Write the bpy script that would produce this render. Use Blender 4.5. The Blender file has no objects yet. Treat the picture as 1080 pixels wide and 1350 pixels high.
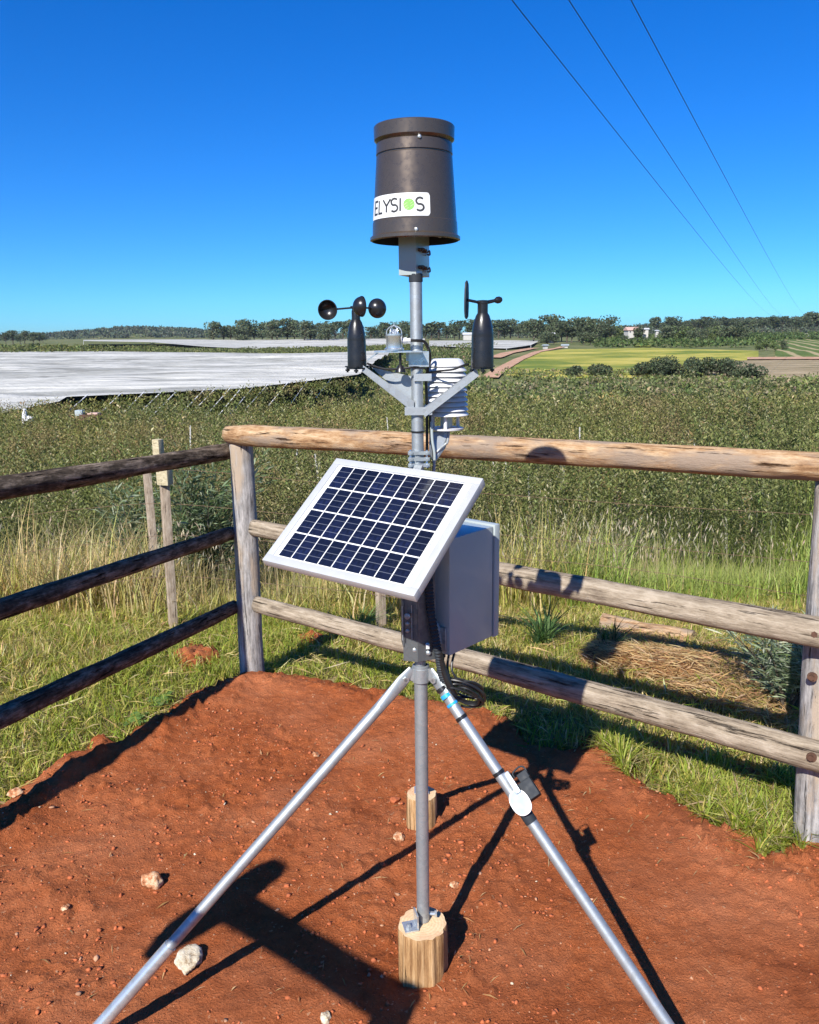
import bpy, bmesh, math, random
import numpy as np
from mathutils import Vector, Matrix, noise as mnoise

R = math.radians
rng = np.random.default_rng(7)
random.seed(7)
SC = bpy.context.scene
COL = SC.collection

# ------------------------------------------------------------------ camera
EYE = np.array([0.0, 0.0, 1.65])
FPX, PW, PH = 1081.0, 1080.0, 1350.0
PITCH = math.atan(233.0 / FPX)
ROLL = 0.012
_f = np.array([0, math.cos(PITCH), -math.sin(PITCH)])
_u0 = np.array([0, math.sin(PITCH), math.cos(PITCH)])
_r0 = np.array([1.0, 0, 0])
CR = math.cos(ROLL) * _r0 - math.sin(ROLL) * _u0
CU = math.cos(ROLL) * _u0 + math.sin(ROLL) * _r0
cam_data = bpy.data.cameras.new('camera')
cam = bpy.data.objects.new('camera', cam_data)
COL.objects.link(cam)
cam_data.sensor_fit = 'VERTICAL'
cam_data.sensor_height = 24.0
cam_data.lens = 24.0 * FPX / PH
cam_data.clip_start = 0.05
cam_data.clip_end = 20000
cam.matrix_world = Matrix(((CR[0], CU[0], -_f[0], EYE[0]), (CR[1], CU[1], -_f[1], EYE[1]),
                           (CR[2], CU[2], -_f[2], EYE[2]), (0, 0, 0, 1)))
SC.camera = cam

# ------------------------------------------------------------------ light
SUN_DIR = np.array([0.521, 1.151, -1.0])          # the way the light travels
SUN_ELEV = math.atan2(1.0, math.hypot(0.521, 1.151))
sun_az = math.atan2(-SUN_DIR[0], -SUN_DIR[1])      # clockwise from +Y
world = bpy.data.worlds.new('World')
SC.world = world
world.use_nodes = True
wn = world.node_tree
wn.nodes.clear()
w_out = wn.nodes.new('ShaderNodeOutputWorld')
w_bg = wn.nodes.new('ShaderNodeBackground')
w_sky = wn.nodes.new('ShaderNodeTexSky')
w_sky.sky_type = 'NISHITA'
w_sky.sun_disc = False
w_sky.sun_elevation = SUN_ELEV
w_sky.sun_rotation = sun_az
w_sky.altitude = 1500
w_sky.air_density = 1.0
w_sky.dust_density = 0.0
w_sky.ozone_density = 3.0
w_hsv = wn.nodes.new('ShaderNodeHueSaturation')
w_hsv.inputs['Saturation'].default_value = 1.40
w_hsv.inputs['Value'].default_value = 1.0
w_bg.inputs['Strength'].default_value = 0.059
wn.links.new(w_sky.outputs[0], w_hsv.inputs['Color'])
w_mul = wn.nodes.new('ShaderNodeMix'); w_mul.data_type = 'RGBA'; w_mul.blend_type = 'MULTIPLY'
w_mul.inputs[0].default_value = 1.0
w_mul.inputs[7].default_value = (0.66, 1.06, 1.50, 1)
wn.links.new(w_hsv.outputs[0], w_mul.inputs[6])
w_in = wn.nodes.new('ShaderNodeVectorMath'); w_in.operation = 'SCALE'; w_in.inputs['Scale'].default_value = 0.099
w_gam = wn.nodes.new('ShaderNodeGamma'); w_gam.inputs['Gamma'].default_value = 0.88
w_fin = wn.nodes.new('ShaderNodeVectorMath'); w_fin.operation = 'MULTIPLY'
w_fin.inputs[1].default_value = (4.9, 8.45, 10.5)
wn.links.new(w_mul.outputs[2], w_in.inputs[0])
wn.links.new(w_in.outputs[0], w_gam.inputs['Color'])
wn.links.new(w_gam.outputs[0], w_fin.inputs[0])
wn.links.new(w_fin.outputs[0], w_bg.inputs['Color'])
wn.links.new(w_bg.outputs[0], w_out.inputs['Surface'])
sun_data = bpy.data.lights.new('sun', 'SUN')
sun_data.energy = 5.0
sun_data.angle = R(0.53)
sun_data.color = (1.0, 0.955, 0.89)
sun = bpy.data.objects.new('sun', sun_data)
COL.objects.link(sun)
sun.rotation_euler = Vector(SUN_DIR).to_track_quat('-Z', 'Y').to_euler()
SC.view_settings.view_transform = 'Standard'
SC.view_settings.look = 'None'
SC.view_settings.gamma = 1.0
SC.view_settings.use_curve_mapping = False
SC.view_settings.exposure = 0.75
SC.render.engine = 'CYCLES'
SC.cycles.max_bounces = 6
SC.cycles.transparent_max_bounces = 8


# ------------------------------------------------------------------ geometry helpers
def ray(px, py):
    return _f + CR * (px - 540) / FPX - CU * (py - 675) / FPX


def on_z(px, py, z=0.0):
    v = ray(px, py)
    return EYE + v * ((z - EYE[2]) / v[2])


def on_y(px, py, y):
    v = ray(px, py)
    return EYE + v * (y / v[1])


def V(a):
    return Vector((float(a[0]), float(a[1]), float(a[2])))


def smooth(a, b, x):
    t = np.clip((x - a) / (b - a), 0, 1)
    return t * t * (3 - 2 * t)


_lat = np.random.default_rng(3).random((256, 256))


def vnoise(x, y):
    x = np.asarray(x, float); y = np.asarray(y, float)
    xi = np.floor(x).astype(int); yi = np.floor(y).astype(int)
    fx = x - xi; fy = y - yi
    fx = fx * fx * (3 - 2 * fx); fy = fy * fy * (3 - 2 * fy)
    a = _lat[xi % 256, yi % 256]; b = _lat[(xi + 1) % 256, yi % 256]
    c = _lat[xi % 256, (yi + 1) % 256]; d = _lat[(xi + 1) % 256, (yi + 1) % 256]
    return (a * (1 - fx) + b * fx) * (1 - fy) + (c * (1 - fx) + d * fx) * fy


def fbm(x, y, octs=4):
    s = 0; a = 0.5; t = 0
    for k in range(octs):
        s = s + a * vnoise(x * 2 ** k + 17.3 * k, y * 2 ** k + 5.1 * k); t += a; a *= 0.5
    return s / t


def link(name, me, mat=None, parent=None, smooth_shade=False, kind=None):
    me.name = name
    o = bpy.data.objects.new(name, me)
    COL.objects.link(o)
    if mat is not None:
        me.materials.append(mat)
    if smooth_shade:
        me.polygons.foreach_set('use_smooth', np.ones(len(me.polygons), bool))
    if parent is not None:
        o.parent = parent
    if kind:
        o['kind'] = kind
    return o


def np_mesh(name, verts, faces, cols=None):
    verts = np.asarray(verts, np.float32); faces = np.asarray(faces, np.int32)
    me = bpy.data.meshes.new(name)
    n, k = faces.shape
    me.vertices.add(len(verts)); me.vertices.foreach_set('co', verts.ravel())
    me.loops.add(n * k); me.loops.foreach_set('vertex_index', faces.ravel())
    me.polygons.add(n)
    me.polygons.foreach_set('loop_start', np.arange(0, n * k, k, dtype=np.int32))
    me.update(calc_edges=True)
    if cols is not None:
        ca = me.color_attributes.new('tint', 'FLOAT_COLOR', 'POINT')
        c4 = np.ones((len(verts), 4), np.float32); c4[:, :3] = cols
        ca.data.foreach_set('color', c4.ravel())
    return me


class MB:
    """collects shapes, then links them as one mesh"""

    def __init__(self):
        self.bm = bmesh.new()

    def box(self, c, size, rot=None, bevel=0.0):
        m = Matrix.Translation(V(c)) @ (rot.to_4x4() if rot is not None else Matrix.Identity(4)) @ Matrix.Diagonal((*size, 1))
        g = bmesh.ops.create_cube(self.bm, size=1.0, matrix=m)
        if bevel:
            es = list({e for v in g['verts'] for e in v.link_edges})
            bmesh.ops.bevel(self.bm, geom=es, offset=bevel, segments=2, affect='EDGES', profile=0.6)
        return self

    def cyl(self, a, b, r0, r1=None, n=20, caps=True):
        a = V(a); b = V(b); d = b - a
        r1 = r0 if r1 is None else r1
        q = d.to_track_quat('Z', 'Y').to_matrix().to_4x4()
        m = Matrix.Translation((a + b) / 2) @ q
        bmesh.ops.create_cone(self.bm, cap_ends=caps, segments=n, radius1=r0, radius2=r1, depth=d.length, matrix=m)
        return self

    def lathe(self, prof, base=(0, 0, 0), axis=(0, 0, 1), n=40, close=False):
        q = Vector(axis).to_track_quat('Z', 'Y').to_matrix().to_4x4()
        m = Matrix.Translation(V(base)) @ q
        rings = []
        for r, z in prof:
            rings.append([self.bm.verts.new(m @ Vector((max(r, 1e-5) * math.cos(t), max(r, 1e-5) * math.sin(t), z)))
                          for t in [2 * math.pi * i / n for i in range(n)]])
        for A, B in zip(rings, rings[1:]):
            for i in range(n):
                j = (i + 1) % n
                self.bm.faces.new((A[i], A[j], B[j], B[i]))
        return self

    def tube(self, pts, r, n=8, sub=6):
        P = [V(p) for p in pts]
        if sub > 1 and len(P) > 2:
            Q = []
            for i in range(len(P) - 1):
                p0 = P[max(i - 1, 0)]; p1 = P[i]; p2 = P[i + 1]; p3 = P[min(i + 2, len(P) - 1)]
                for k in range(sub):
                    t = k / sub
                    Q.append(0.5 * ((2 * p1) + (p2 - p0) * t + (2 * p0 - 5 * p1 + 4 * p2 - p3) * t * t + (3 * p1 - p0 - 3 * p2 + p3) * t ** 3))
            Q.append(P[-1]); P = Q
        rings = []
        up = Vector((0.3, 0.2, 1)).normalized()
        for i, p in enumerate(P):
            d = (P[min(i + 1, len(P) - 1)] - P[max(i - 1, 0)]).normalized()
            s = d.cross(up)
            if s.length < 1e-3:
                s = d.cross(Vector((1, 0, 0)))
            s.normalize(); t = s.cross(d).normalized(); up = t
            rr = r(i / (len(P) - 1)) if callable(r) else r
            rings.append([self.bm.verts.new(p + (s * math.cos(a) + t * math.sin(a)) * rr)
                          for a in [2 * math.pi * k / n for k in range(n)]])
        for A, B in zip(rings, rings[1:]):
            for k in range(n):
                j = (k + 1) % n
                self.bm.faces.new((A[k], A[j], B[j], B[k]))
        self.bm.faces.new(rings[0][::-1]); self.bm.faces.new(rings[-1])
        return self

    def prism(self, pts, ext):
        """closed outline pts extruded by vector ext"""
        e = V(ext)
        A = [self.bm.verts.new(V(p)) for p in pts]; B = [self.bm.verts.new(V(p) + e) for p in pts]
        self.bm.faces.new(A[::-1]); self.bm.faces.new(B)
        n = len(A)
        for i in range(n):
            j = (i + 1) % n
            self.bm.faces.new((A[i], A[j], B[j], B[i]))
        return self

    def build(self, name, mat, parent=None, smooth_shade=True, angle=35, kind=None):
        bmesh.ops.recalc_face_normals(self.bm, faces=self.bm.faces)
        for f in self.bm.faces:
            f.smooth = smooth_shade
        if smooth_shade:
            for e in self.bm.edges:
                if len(e.link_faces) == 2 and e.calc_face_angle(0) > R(angle):
                    e.smooth = False
        me = bpy.data.meshes.new(name)
        self.bm.to_mesh(me); self.bm.free()
        return link(name, me, mat, parent, False, kind)


def tag(o, label, cat, group=None):
    o['label'] = label; o['category'] = cat
    if group:
        o['group'] = group
    return o


def empty(name, loc, label, cat, group=None):
    o = bpy.data.objects.new(name, None)
    o.empty_display_size = 0.1
    COL.objects.link(o); o.location = V(loc)
    bpy.context.view_layer.update()
    return tag(o, label, cat, group)


def adopt(o, parent):
    """parent keeping the world place (parents here are never rotated or scaled)"""
    o.parent = parent
    p = parent; off = Vector((0, 0, 0))
    while p is not None:
        off += p.location; p = p.parent
    o.location = o.location - off
    return o


# ------------------------------------------------------------------ materials
def mat(name):
    m = bpy.data.materials.new(name); m.use_nodes = True
    nt = m.node_tree; b = nt.nodes['Principled BSDF']
    return m, nt, b


def ramp(nt, fac, stops):
    r = nt.nodes.new('ShaderNodeValToRGB')
    els = r.color_ramp.elements
    while len(els) < len(stops):
        els.new(0.5)
    for e, (p, c) in zip(els, stops):
        e.position = p; e.color = (*c, 1)
    nt.links.new(fac, r.inputs[0])
    return r.outputs[0]


def coords(nt, scale=(1, 1, 1), kind='Object', loc=(0, 0, 0)):
    t = nt.nodes.new('ShaderNodeTexCoord'); mp = nt.nodes.new('ShaderNodeMapping')
    mp.inputs['Scale'].default_value = scale; mp.inputs['Location'].default_value = loc
    nt.links.new(t.outputs[kind], mp.inputs[0])
    return mp.outputs[0]


def noise(nt, vec, scale, detail=6, rough=0.6, out=0):
    n = nt.nodes.new('ShaderNodeTexNoise')
    n.inputs['Scale'].default_value = scale; n.inputs['Detail'].default_value = detail
    n.inputs['Roughness'].default_value = rough
    if vec is not None:
        nt.links.new(vec, n.inputs['Vector'])
    return n.outputs[out]


def bump(nt, b, h, strength, dist, prev=None):
    bp = nt.nodes.new('ShaderNodeBump')
    bp.inputs['Strength'].default_value = strength; bp.inputs['Distance'].default_value = dist
    nt.links.new(h, bp.inputs['Height'])
    if prev is not None:
        nt.links.new(prev, bp.inputs['Normal'])
    nt.links.new(bp.outputs[0], b.inputs['Normal'])
    return bp.outputs[0]


def mixc(nt, fac, a, b, mode='MIX'):
    m = nt.nodes.new('ShaderNodeMix'); m.data_type = 'RGBA'; m.blend_type = mode
    for s, v in ((m.inputs[0], fac), (m.inputs[6], a), (m.inputs[7], b)):
        if hasattr(v, 'is_output'):
            nt.links.new(v, s)
        else:
            s.default_value = v if not isinstance(v, tuple) else (*v, 1)
    return m.outputs[2]


def math_n(nt, op, a, b=0.0):
    m = nt.nodes.new('ShaderNodeMath'); m.operation = op
    for s, v in ((m.inputs[0], a), (m.inputs[1], b)):
        if hasattr(v, 'is_output'):
            nt.links.new(v, s)
        else:
            s.default_value = v
    return m.outputs[0]


def plain(name, col, rough=0.5, metal=0.0, var=0.12, vscale=25, coat=0.0, spec=0.5, bump_s=0.0):
    m, nt, b = mat(name)
    v = coords(nt)
    n = noise(nt, v, vscale, 5)
    lo = tuple(max(0, c * (1 - var)) for c in col); hi = tuple(min(1, c * (1 + var)) for c in col)
    nt.links.new(ramp(nt, n, [(0.3, lo), (0.7, hi)]), b.inputs['Base Color'])
    rr = ramp(nt, noise(nt, v, vscale * 2.3, 4), [(0.3, (rough * 0.8,) * 3), (0.7, (min(1, rough * 1.2),) * 3)])
    nt.links.new(rr, b.inputs['Roughness'])
    b.inputs['Metallic'].default_value = metal
    b.inputs['Coat Weight'].default_value = coat
    b.inputs['Specular IOR Level'].default_value = spec
    if bump_s:
        bump(nt, b, noise(nt, v, vscale * 12, 3), bump_s, 0.001)
    return m


def galvanised(name, base=0.5, rough=0.4):
    m, nt, b = mat(name)
    v = coords(nt)
    vo = nt.nodes.new('ShaderNodeTexVoronoi'); vo.inputs['Scale'].default_value = 95
    nt.links.new(v, vo.inputs['Vector'])
    n = noise(nt, v, 14, 6)
    spangle = math_n(nt, 'ADD', math_n(nt, 'MULTIPLY', vo.outputs['Color'], 0.4), math_n(nt, 'MULTIPLY', n, 0.6))
    c0, c1 = base * 0.72, base * 1.18
    nt.links.new(ramp(nt, spangle, [(0.25, (c0 * 0.95, c0 * 1.02, c0 * 1.05)), (0.75, (c1 * 0.95, c1 * 1.02, c1 * 1.04))]), b.inputs['Base Color'])
    nt.links.new(ramp(nt, spangle, [(0.2, (rough * 1.25,) * 3), (0.8, (rough * 0.8,) * 3)]), b.inputs['Roughness'])
    b.inputs['Metallic'].default_value = 0.72
    bump(nt, b, noise(nt, v, 260, 3), 0.15, 0.001)
    return m


def wood(name, lo, mid, hi, crack=0.9, sx=1.2, sr=16, grey=None):
    """grain runs along local X"""
    m, nt, b = mat(name)
    oi = nt.nodes.new('ShaderNodeObjectInfo')
    t = nt.nodes.new('ShaderNodeTexCoord')
    add = nt.nodes.new('ShaderNodeVectorMath'); add.operation = 'ADD'
    sc = nt.nodes.new('ShaderNodeVectorMath'); sc.operation = 'SCALE'
    cmb = nt.nodes.new('ShaderNodeCombineXYZ')
    for k in range(3):
        nt.links.new(oi.outputs['Random'], cmb.inputs[k])
    nt.links.new(cmb.outputs[0], sc.inputs[0]); sc.inputs['Scale'].default_value = 37.0
    nt.links.new(t.outputs['Object'], add.inputs[0]); nt.links.new(sc.outputs[0], add.inputs[1])

    def mp(s):
        q = nt.nodes.new('ShaderNodeMapping'); q.inputs['Scale'].default_value = s
        nt.links.new(add.outputs[0], q.inputs[0]); return q.outputs[0]
    g = noise(nt, mp((sx * 2.2, sr * 2.2, sr * 2.2)), 2.2, 9, 0.68)
    big = noise(nt, mp((sx, 3, 3)), 2.0, 5)
    fine = noise(nt, mp((sx * 6, sr * 9, sr * 9)), 3.0, 6, 0.7)
    knots = noise(nt, mp((sx * 5, 14, 14)), 2.4, 7, 0.7)
    f = math_n(nt, 'ADD', math_n(nt, 'MULTIPLY', g, 0.42), math_n(nt, 'ADD', math_n(nt, 'MULTIPLY', knots, 0.36), math_n(nt, 'ADD', math_n(nt, 'MULTIPLY', big, 0.10), math_n(nt, 'MULTIPLY', fine, 0.12))))
    c = ramp(nt, f, [(0.39, lo), (0.49, mid), (0.585, hi)])
    if grey:
        c = mixc(nt, ramp(nt, noise(nt, mp((sx * 0.8, 4, 4)), 3.1, 6), [(0.48, (0, 0, 0)), (0.6, (1, 1, 1))]), c, grey)
    cr = ramp(nt, noise(nt, mp((sx * 1.9, sr * 2.4, sr * 2.4)), 1.9, 7, 0.66), [(0.34, (0, 0, 0)), (0.405, (1, 1, 1))])
    c = mixc(nt, cr, tuple(x * 0.35 for x in lo), c)
    nt.links.new(c, b.inputs['Base Color'])
    b.inputs['Roughness'].default_value = 0.88
    b.inputs['Specular IOR Level'].default_value = 0.08
    h = math_n(nt, 'ADD', math_n(nt, 'MULTIPLY', g, 0.5), math_n(nt, 'ADD', math_n(nt, 'MULTIPLY', cr, 0.8), math_n(nt, 'ADD', math_n(nt, 'MULTIPLY', fine, 0.3), math_n(nt, 'MULTIPLY', knots, 0.7))))
    bump(nt, b, h, crack, 0.008)
    return m


def leafy(name, rough=0.55, trans=0.35, sat=1.0):
    """leaf or blade material, its colour carried by each leaf"""
    m, nt, b = mat(name)
    a = nt.nodes.new('ShaderNodeAttribute'); a.attribute_name = 'tint'
    nt.links.new(a.outputs['Color'], b.inputs['Base Color'])
    b.inputs['Roughness'].default_value = rough
    b.inputs['Specular IOR Level'].default_value = 0.15
    tr = nt.nodes.new('ShaderNodeBsdfTranslucent')
    hs = nt.nodes.new('ShaderNodeHueSaturation'); hs.inputs['Saturation'].default_value = 1.15; hs.inputs['Value'].default_value = 1.3
    nt.links.new(a.outputs['Color'], hs.inputs['Color']); nt.links.new(hs.outputs[0], tr.inputs['Color'])
    mx = nt.nodes.new('ShaderNodeMixShader'); mx.inputs[0].default_value = trans
    nt.links.new(b.outputs[0], mx.inputs[1]); nt.links.new(tr.outputs[0], mx.inputs[2])
    nt.links.new(mx.outputs[0], nt.nodes['Material Output'].inputs['Surface'])
    return m


M = {}
M['steel'] = galvanised('galvanised_steel', 0.43, 0.50)
M['steel_old'] = galvanised('dull_galvanised_steel', 0.40, 0.55)
M['steel_bright'] = galvanised('bright_zinc', 0.62, 0.28)
M['bronze'] = plain('bronze_enamel', (0.120, 0.093, 0.070), 0.29, 0.62, 0.05, 30, coat=0.1, bump_s=0.04)
M['dark_inside'] = plain('dark_plastic_inside', (0.012, 0.011, 0.010), 0.6)
M['black'] = plain('black_plastic', (0.013, 0.013, 0.014), 0.30, 0, 0.2, 40, bump_s=0.05)
M['rubber'] = plain('black_cable_rubber', (0.012, 0.012, 0.012), 0.42)
M['mount'] = galvanised('shaded_galvanised_steel', 0.17, 0.55)  # galvanised steel of the mount, the panel's shade put into its colour
M['white'] = plain('white_plastic', (0.62, 0.62, 0.62), 0.42, 0, 0.04, 12)
M['sticker'] = plain('white_vinyl', (0.66, 0.67, 0.66), 0.4, 0, 0.02, 12)
M['ink'] = plain('dark_ink', (0.03, 0.03, 0.03), 0.5)
M['green'] = plain('lime_ink', (0.15, 0.56, 0.055), 0.5, 0, 0.05)
M['green_line'] = plain('pale_lime_ink', (0.40, 0.78, 0.24), 0.5, 0, 0.05)
M['alu'] = plain('white_aluminium', (0.46, 0.47, 0.475), 0.38, 0.2, 0.05, 20)
M['box'] = plain('light_grey_plastic', (0.335, 0.385, 0.385), 0.38, 0, 0.04, 9, coat=0.25)
M['silver'] = plain('polished_silver', (0.70, 0.72, 0.73), 0.24, 0.85, 0.06, 30)
_m, _nt, _b = mat('clear_dome')
_b.inputs['Base Color'].default_value = (0.93, 0.95, 0.95, 1); _b.inputs['Roughness'].default_value = 0.04
_b.inputs['Transmission Weight'].default_value = 0.85; _b.inputs['IOR'].default_value = 1.35
M['clear'] = _m
M['seal'] = plain('grey_seal', (0.06, 0.07, 0.08), 0.6)
M['blue'] = plain('blue_tape', (0.02, 0.32, 0.72), 0.45)
M['disc'] = plain('pale_disc', (0.28, 0.34, 0.385), 0.5, 0, 0.03, spec=0.3)
M['charcoal'] = plain('charcoal_plastic', (0.026, 0.031, 0.037), 0.6, 0, 0.15, 30, spec=0.2)
M['bolt'] = galvanised('bolt_zinc', 0.5, 0.35)
M['rust'] = plain('rusty_iron', (0.10, 0.05, 0.03), 0.7, 0.3, 0.4, 60)
M['wire'] = plain('rusted_wire', (0.16, 0.10, 0.06), 0.6, 0.4, 0.3, 40)
M['powerline'] = plain('dark_conductor', (0.03, 0.035, 0.045), 0.5, 0.3)
M['rail_tan'] = wood('peeled_tan_log', (0.13, 0.062, 0.03), (0.34, 0.205, 0.105), (0.50, 0.365, 0.225), 0.9, 1.3, 14, grey=(0.27, 0.205, 0.15))
M['rail_grey'] = wood('weathered_log', (0.10, 0.075, 0.055), (0.26, 0.21, 0.15), (0.40, 0.335, 0.255), 1.0, 1.0, 14)
M['rail_dark'] = wood('dark_stained_log', (0.014, 0.011, 0.008), (0.085, 0.064, 0.045), (0.27, 0.21, 0.155), 1.0, 1.6, 11)
M['post_grey'] = wood('silvered_post', (0.09, 0.083, 0.08), (0.25, 0.238, 0.225), (0.43, 0.41, 0.39), 0.9, 1.0, 13, grey=(0.36, 0.29, 0.22))
M['sleeper'] = wood('rusty_brown_sleeper', (0.13, 0.06, 0.03), (0.30, 0.155, 0.07), (0.42, 0.25, 0.12), 1.0, 1.0, 12)
M['stake'] = wood('sawn_stake', (0.16, 0.115, 0.08), (0.33, 0.26, 0.19), (0.46, 0.38, 0.29), 0.7, 1.5, 22)
M['stake_yellow'] = wood('yellow_sawn_block', (0.30, 0.25, 0.15), (0.43, 0.37, 0.24), (0.52, 0.46, 0.31), 0.5, 1.5, 22)
M['stump_side'] = wood('split_pine_bark_free', (0.16, 0.075, 0.030), (0.40, 0.235, 0.105), (0.57, 0.38, 0.20), 1.0, 0.5, 26)
m_, nt_, b_ = mat('sawn_end_grain')
_c = coords(nt_)
_w = nt_.nodes.new('ShaderNodeTexWave'); _w.wave_type = 'RINGS'; _w.rings_direction = 'X'
_w.inputs['Scale'].default_value = 38; _w.inputs['Distortion'].default_value = 2.5; _w.inputs['Detail'].default_value = 3
nt_.links.new(_c, _w.inputs['Vector'])
_k = ramp(nt_, _w.outputs['Fac'], [(0.2, (0.60, 0.43, 0.24)), (0.8, (0.66, 0.49, 0.29))])
_k = mixc(nt_, ramp(nt_, noise(nt_, _c, 14, 5), [(0.45, (0, 0, 0)), (0.7, (0.7, 0.7, 0.7))]), _k, (0.50, 0.25, 0.13))
nt_.links.new(_k, b_.inputs['Base Color']); b_.inputs['Roughness'].default_value = 0.8
bump(nt_, b_, noise(nt_, _c, 120, 4), 0.5, 0.003)
M['end_grain'] = m_

# red earth
m_, nt_, b_ = mat('red_earth')
_c = coords(nt_)
_n1 = noise(nt_, _c, 2.2, 8, 0.62); _n2 = noise(nt_, _c, 26, 8, 0.68); _n3 = noise(nt_, _c, 150, 5, 0.65)
_f0 = math_n(nt_, 'ADD', math_n(nt_, 'MULTIPLY', _n1, 0.5), math_n(nt_, 'ADD', math_n(nt_, 'MULTIPLY', _n2, 0.32), math_n(nt_, 'MULTIPLY', _n3, 0.18)))
_k = ramp(nt_, _f0, [(0.34, (0.235, 0.057, 0.017)), (0.5, (0.40, 0.113, 0.037)), (0.66, (0.51, 0.175, 0.070))])
_k = mixc(nt_, ramp(nt_, noise(nt_, _c, 1.5, 7, 0.62), [(0.46, (0, 0, 0)), (0.66, (0.62, 0.62, 0.62))]), _k, (0.50, 0.185, 0.085))
_k = mixc(nt_, ramp(nt_, noise(nt_, coords(nt_, (1, 1, 1), 'Object', (7, 3, 0)), 2.6, 7, 0.65), [(0.54, (0, 0, 0)), (0.70, (0.55, 0.55, 0.55))]), _k, (0.21, 0.052, 0.018))
_sp = ramp(nt_, noise(nt_, _c, 75, 3, 0.5), [(0.665, (0, 0, 0)), (0.70, (1, 1, 1))])
_k = mixc(nt_, math_n(nt_, 'MULTIPLY', _sp, 0.6), _k, (0.60, 0.35, 0.20))
nt_.links.new(_k, b_.inputs['Base Color']); b_.inputs['Roughness'].default_value = 0.95; b_.inputs['Specular IOR Level'].default_value = 0.1
_p = bump(nt_, b_, _n2, 0.9, 0.028)
_p = bump(nt_, b_, _n3, 1.0, 0.011, _p)
bump(nt_, b_, noise(nt_, _c, 420, 3), 0.5, 0.003, _p)
M['earth'] = m_

# terrain: thatch and soil near, olive pasture far
m_, nt_, b_ = mat('pasture_ground')
_g = nt_.nodes.new('ShaderNodeNewGeometry')
_ln = nt_.nodes.new('ShaderNodeVectorMath'); _ln.operation = 'LENGTH'
nt_.links.new(_g.outputs['Position'], _ln.inputs[0])
_mr = nt_.nodes.new('ShaderNodeMapRange'); _mr.inputs[1].default_value = 8.0; _mr.inputs[2].default_value = 10.0
nt_.links.new(_ln.outputs['Value'], _mr.inputs[0])
_mr2 = nt_.nodes.new('ShaderNodeMapRange'); _mr2.inputs[1].default_value = 52.0; _mr2.inputs[2].default_value = 70.0
nt_.links.new(_ln.outputs['Value'], _mr2.inputs[0])
_c = coords(nt_)
_near = ramp(nt_, noise(nt_, _c, 3.5, 9, 0.7), [(0.38, (0.10, 0.11, 0.035)), (0.5, (0.19, 0.165, 0.07)), (0.62, (0.33, 0.24, 0.13))])
_orch = ramp(nt_, noise(nt_, _c, 2.0, 8, 0.7), [(0.4, (0.045, 0.055, 0.022)), (0.6, (0.10, 0.105, 0.045))])
_far = ramp(nt_, noise(nt_, _c, 0.045, 8, 0.65), [(0.36, (0.07, 0.095, 0.030)), (0.5, (0.125, 0.140, 0.052)), (0.64, (0.21, 0.195, 0.09))])
_k = mixc(nt_, _mr.outputs[0], _near, _orch)
_k = mixc(nt_, _mr2.outputs[0], _k, _far)
nt_.links.new(_k, b_.inputs['Base Color']); b_.inputs['Roughness'].default_value = 0.95; b_.inputs['Specular IOR Level'].default_value = 0.1
bump(nt_, b_, noise(nt_, _c, 30, 6, 0.7), 0.6, 0.03)
M['ground'] = m_
m_, nt_, b_ = mat('brown_cut_earth')
_c = coords(nt_)
_n1 = noise(nt_, _c, 9, 8, 0.7)
nt_.links.new(ramp(nt_, _n1, [(0.36, (0.10, 0.042, 0.018)), (0.5, (0.25, 0.115, 0.050)), (0.64, (0.42, 0.25, 0.12))]), b_.inputs['Base Color'])
b_.inputs['Roughness'].default_value = 0.95; b_.inputs['Specular IOR Level'].default_value = 0.1
bump(nt_, b_, noise(nt_, _c, 45, 7, 0.7), 1.0, 0.03)
M['bank'] = m_


def field_mat(name, stops, scale, stretch=(1, 1, 1), detail=8, rows=None):
    m, nt, b = mat(name)
    c = coords(nt, stretch)
    k = ramp(nt, noise(nt, c, scale, detail, 0.65), stops)
    if rows:
        w = nt.nodes.new('ShaderNodeTexWave'); w.bands_direction = 'X'
        w.inputs['Scale'].default_value = rows[0]; w.inputs['Distortion'].default_value = rows[3]; w.inputs['Detail'].default_value = 3
        q = coords(nt); rot = nt.nodes.new('ShaderNodeMapping'); rot.inputs['Rotation'].default_value = (0, 0, rows[4])
        nt.links.new(q, rot.inputs[0]); nt.links.new(rot.outputs[0], w.inputs['Vector'])
        k = mixc(nt, ramp(nt, w.outputs['Fac'], [(rows[1], (0, 0, 0)), (min(1, rows[1] + 0.2), (1, 1, 1))]), k, rows[2])
    nt.links.new(k, b.inputs['Base Color']); b.inputs['Roughness'].default_value = 0.95
    b.inputs['Specular IOR Level'].default_value = 0.1
    bump(nt, b, noise(nt, c, scale * 8, 5), 0.5, 0.2)
    return m


M['yellow_field'] = field_mat('yellow_green_crop', [(0.40, (0.125, 0.170, 0.030)), (0.48, (0.25, 0.255, 0.046)), (0.59, (0.43, 0.37, 0.085))], 0.13, (0.5, 0.8, 1))
M['track'] = field_mat('pink_dirt_track', [(0.35, (0.36, 0.20, 0.12)), (0.65, (0.52, 0.34, 0.23))], 0.6)
M['brown_field'] = field_mat('dry_brown_pasture', [(0.36, (0.16, 0.14, 0.07)), (0.5, (0.28, 0.22, 0.13)), (0.66, (0.36, 0.29, 0.18))], 0.5, (0.4, 1, 1))
M['row_field'] = field_mat('row_crop', [(0.4, (0.07, 0.11, 0.028)), (0.6, (0.12, 0.16, 0.04))], 0.3, rows=(0.075, 0.72, (0.34, 0.28, 0.15), 1.0, 0.35))
M['strip_field'] = field_mat('green_crop_strip', [(0.4, (0.10, 0.15, 0.03)), (0.6, (0.19, 0.20, 0.04))], 0.3)

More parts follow.
